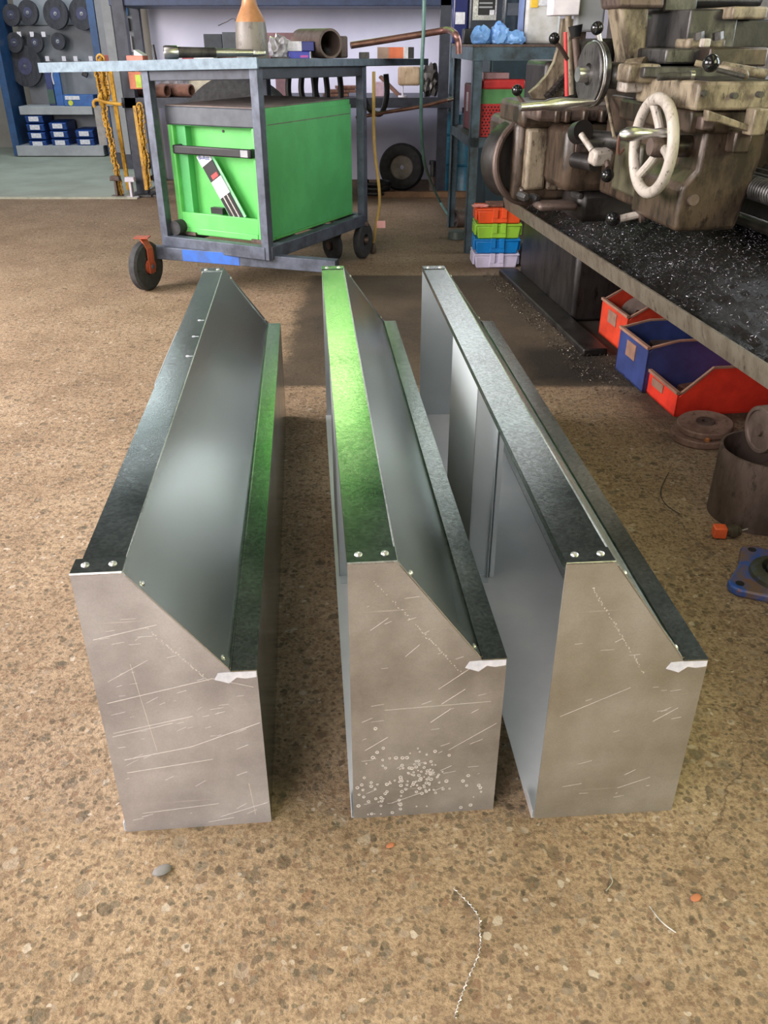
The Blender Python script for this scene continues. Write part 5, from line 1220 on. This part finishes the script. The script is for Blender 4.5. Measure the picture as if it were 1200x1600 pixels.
for px, py, r, lb, _ in dd_:
    Yd = YS + .22; c = ony(px, py, Yd); rr_ = r * 8.6 / FOC; axd = Vector((-.25, -1, .1)).normalized()
    t = thing('abrasive_disc', (c.x, c.y, c.z - rr_), lb, 'abrasive disc', 0, 'abrasive discs on the display panel')
    MB().revolve([(.012, 0), (rr_, 0), (rr_, .03), (.012, .03)], c, axd, 32, close=True).build('disc', M_disc, t)
    MB().revolve([(.012, .032), (rr_ * .42, .032), (rr_ * .42, .0305), (.012, .0305)], c, axd, 24, close=True).build('disc_label', M_disclab, t)
    MB().revolve([(.008, .034), (.018, .034), (.018, .0), (.008, .0)], c, axd, 16, close=True).build('centre_ring', M_edge, t)
    MB().cyl(c + axd * .05, (c.x + .02, YS + .35, c.z + .02), .006, n=8).build('hook', M_edge, t)
for k, px in enumerate((30, 50, 68, 74, 100, 118, 142)):
    py = 54 if k < 3 else 92; c = ony(px, py, YS + .2)
    t = thing('price_hook', (c.x, c.y, c.z - .03), ['white price tag hook above the left small disc', 'white price tag hook above the middle small disc', 'white price tag hook between the middle and smallest discs', 'white price tag hook just right of the largest disc', 'second white price tag hook right of the largest disc', 'third white price tag hook right of the largest disc', 'fourth white price tag hook, beside the yellow chain top'][k], 'display hook', 0, 'price tag hooks')
    MB().box(c.x - .02, c.x + .02, c.y - .003, c.y, c.z - .02, c.z + .025).build('price_tag', M_white, t)
    MB().cyl(c, (c.x, YS + .35, c.z - .01), .005, n=8).build('wire', M_edge, t)
# blue picking bins with labels on the base deck
M_bbin = paint('picking_bin_blue', rgb(34, 76, 150), rgb(24, 54, 116), .4)
def pbin(px, py, lb, wpx=27, hpx=13):
    a = ony(px - wpx / 2, py, YS + .0); b = ony(px + wpx / 2, py, YS)
    sc_ = 8.75 / FOC; w_ = wpx * sc_; h_ = hpx * sc_; zc = a.z - h_ / 2
    t = thing('picking_bin', ((a.x + b.x) / 2, YS, zc), lb, 'storage bin', 0, 'labelled blue picking bins')
    mb = MB(); mb.prism([(a.x, YS, zc + .002), (a.x, YS + .28, zc + .002), (a.x, YS + .28, zc + h_ - .004), (a.x, YS + .08, zc + h_ - .004), (a.x, YS - .02, zc + h_ * .75)], (w_, 0, 0))
    mb.build('tub', M_bbin, t, bevel=.004)
    MB().box(a.x + w_ * .22, b.x - w_ * .22, YS - .026, YS - .012, zc + h_ * .2, zc + h_ * .72).build('bin_label', M_label, t)
zs_ = [('bottom', 224), ('second', 211), ('third', 198), ('top', 185)]
for k, (n_, y) in enumerate(zs_): pbin(60 - k * 2.2, y, 'labelled blue picking bin, %s of the four in the left stack' % n_)
for k, (n_, y) in enumerate(zs_[:3]): pbin(95 - k * 2.2, y - 2, 'labelled blue picking bin, %s of the three in the middle stack' % ['bottom', 'second', 'top'][k])
for k, (n_, y) in enumerate(zs_[:2]): pbin(134 - k * 2, y - 3, 'labelled blue picking bin, %s of the two in the right stack' % ['bottom', 'upper'][k])
# goods on the shelf
def good(px0, py0, px1, py1, mat, name, lb, cat, Y=YS + .05, dep=.15):
    a = ony(px0, py0, Y); b = ony(px1, py1, Y); return tag(MB().box(a.x, b.x, Y, Y + dep, b.z, a.z).build(name, mat, bevel=.004), lb, cat)
M_bx = paint('shop_blue_box', rgb(36, 98, 168), rgb(28, 76, 138), .4)
zsh_ = sp_(30, 166).z
def goodz(px0, px1, h, mat, name, lb, cat, Y=YS + .02, dep=.15):
    a = ony(px0, 160, Y); b = ony(px1, 160, Y); t = thing(name, ((a.x + b.x) / 2, Y, zsh_), lb, cat); MB().box(a.x, b.x, Y, Y + dep, zsh_ + .0005, zsh_ + h).build('carton', mat, t, bevel=.003); return t, a, b
t, a, b = goodz(100, 147, .105, M_bx, 'blue_carton', 'long blue carton with white and yellow label on the display shelf', 'box')
MB().box(a.x + .02, a.x + .17, YS + .016, YS + .02, zsh_ + .06, zsh_ + .095).build('white_label', M_label, t); MB().cyl((a.x + .07, YS + .02, zsh_ + .03), (a.x + .07, YS + .014, zsh_ + .03), .025, n=16).build('yellow_spot', paint('lime_spot', rgb(214, 220, 60)), t)
t, a, b = goodz(77, 87, .36, M_navy, 'blister_pack', 'narrow dark blue blister pack standing left of the white-edged one', 'packet', YS + .1, .03)
MB().box(a.x, b.x, YS + .094, YS + .1, zsh_ + .02, zsh_ + .15).build('green_part', paint('dull_green', rgb(64, 92, 84)), t)
t, a, b = goodz(88, 100, .36, M_bx, 'blister_pack', 'blue blister pack with a white curved edge on the display shelf', 'packet', YS + .08, .03)
MB().tube([(a.x + .01, YS + .075, zsh_ + .2), (a.x + .005, YS + .075, zsh_ + .28), (a.x + .03, YS + .075, zsh_ + .35)], .008, 8).build('white_edge', M_white, t)
c = ony(133, 116, YS + .25); tag(MB().obox(c, (.06, .04, .05), .2, 0, .5).build('hanging_tool', M_black, bevel=.008), 'small black hand tool hanging under the table edge on the display panel', 'tool')
# goods hanging further right
M_pk = [paint('orange_pack', rgb(206, 120, 84)), paint('white_pack', rgb(200, 198, 204)), paint('blue_pack', rgb(52, 120, 178)), paint('dark_pack', rgb(50, 52, 62)), paint('lime_pack', rgb(188, 212, 70)), paint('red_pack', rgb(170, 70, 60))]
hx = [(168, 28, 176, 36, 0, 'orange packet hanging beside the blue slotted upright'), (169, 38, 177, 44, 1, 'white packet hanging below the orange one'), (169, 45, 177, 53, 0, 'lower orange packet hanging beside the blue slotted upright'),
      (186, 4, 200, 24, 2, 'bright blue packet hanging right of the grey post'), (194, 28, 203, 48, 3, 'dark packet hanging below the bright blue one'), (194, 56, 208, 82, 1, 'white packet with clear front hanging above the table edge'),
      (162, 86, 184, 96, 5, 'reddish pile of packets at table edge height beyond the chains'), (176, 112, 190, 140, 3, 'dark blue box hanging behind the yellow chains'), (172, 142, 193, 158, 2, 'blue and white box low behind the yellow chains')]
for (a0, b0, a1, b1, mi, lb) in hx:
    Yp = 8.7; good(a0, b0, a1, b1, M_pk[mi], 'packet', lb, 'packet', Yp, .04)
x = ony(178, 80, 8.75).x
t = thing('goods_rack', (x, 8.75, .012), 'narrow grey goods rack full of packets behind the yellow chains', 'rack')
MB().box(x - .12, x + .22, 8.76, 8.79, .012, 2.0).build('back_panel', M_greydark, t); MB().box(x - .02, x + .06, 8.62, 8.76, .012, 2.0).build('post', M_grey, t)
MB().box(x - .12, x + .22, 8.6, 8.76, .56, .60).build('shelf', M_grey, t)
MB().box(x - .12, x + .22, 8.6, 8.76, .012, .14).build('foot_box', M_darksteel, t)
t = thing('orange_lime_packet', (ony(212, 130, 7.2).x, 7.2, zs), 'orange and lime packet hanging on the rear bench left post', 'packet')
a, b = ony(201, 112, 7.06), ony(224, 139, 7.06)
MB().box(a.x, b.x, 7.04, 7.075, b.z, a.z).build('card', M_pk[0], t, bevel=.003); MB().box(a.x + .05, b.x - .002, 7.035, 7.04, b.z + .01, a.z - .02).build('lime_panel', M_pk[4], t)
# yellow chains and bars leaning
def chain(p0, p1, lb, n=34, r=.016):
    p0, p1 = Vector(p0), Vector(p1); mb = MB(); d_ = (p1 - p0); rr = random.Random(n)
    for i in range(n):
        c = p0 + d_ * (i / (n - 1)) + Vector((rr.uniform(-.008, .008), 0, 0)); s = d_.normalized().cross(Vector((0, 1, 0))) if i % 2 else Vector((0, 1, 0))
        mb.torus(c, s, r * 1.25, r * .42, 12, 6)
    return tag(mb.build('yellow_chain', M_yellow), lb, 'chain')
chain(ony(150, 108, 7.0), onz(190, 303, .02), 'yellow lifting chain running full height left of the rear bench post', 48)
chain(ony(158, 92, 7.02), ony(166, 155, 7.02), 'bunched yellow chain hanging at the top of the leaning yellow bars', 18, .022)
chain(ony(218, 165, 7.0), ony(232, 292, 7.0), 'rusty yellow chain hanging right of the rear bench post', 34)
def ybar(a, b, w_, lb): return tag(MB().bar(a, b, w_, .02, up=(0, 1, 0)).build('yellow_bar', M_yellow, bevel=.003), lb, 'steel bar')
ybar(ony(172, 110, 6.9), onz(201, 296, .02) , .032, 'thick yellow bar leaning just left of the bench post')
ybar(ony(157, 150, 6.95), onz(188, 290, .02), .026, 'thin yellow bar leaning behind the long yellow chain')
ybar(ony(210, 165, 7.0), ony(229, 297, 7.0), .025, 'yellow bar right of the rear bench post beside the rusty chain')
tag(MB().tube([ony(148, 168, 6.95), ony(146, 160, 6.95), ony(152, 156, 6.95), ony(166, 160, 6.95), ony(190, 163, 6.95)], .012, 8).build('yellow_hook', M_yellow), 'yellow hook bar sticking out sideways from the chains', 'hook')
# I-beam offcuts on the floor
def ibeam(px, py, lb, mat, w_=.095, h=.16):
    c = onz(px, py); t = MB(); x, y = c.x, c.y
    t.box(x - w_ / 2, x + w_ / 2, y, y + .06, 0, .015); t.box(x - w_ * .1, x + w_ * .1, y, y + .06, .015, h - .035); t.prism([(x - w_ * .42, y, h - .035), (x + w_ * .42, y, h - .035), (x + w_ * .36, y, h), (x - w_ * .36, y, h)], (0, .06, 0))
    return tag(t.build('rail_offcut', mat, bevel=.004), lb, 'rail offcut')
ibeam(183, 309, 'dark rail offcut standing on the floor at the foot of the chains', M_ruststeel)
ibeam(206, 311, 'white rail offcut standing on the floor beside the dark one', M_white)
ibeam(246, 308, 'dark rail offcut standing on the floor right of the bench post', M_bed)
p = onz(228, 308); tag(MB().box(p.x - .12, p.x + .05, p.y - .02, p.y + .2, 0, .02).build('floor_plate', M_bed, bevel=.003), 'dark steel plate lying on the floor by the rail offcuts', 'steel plate')
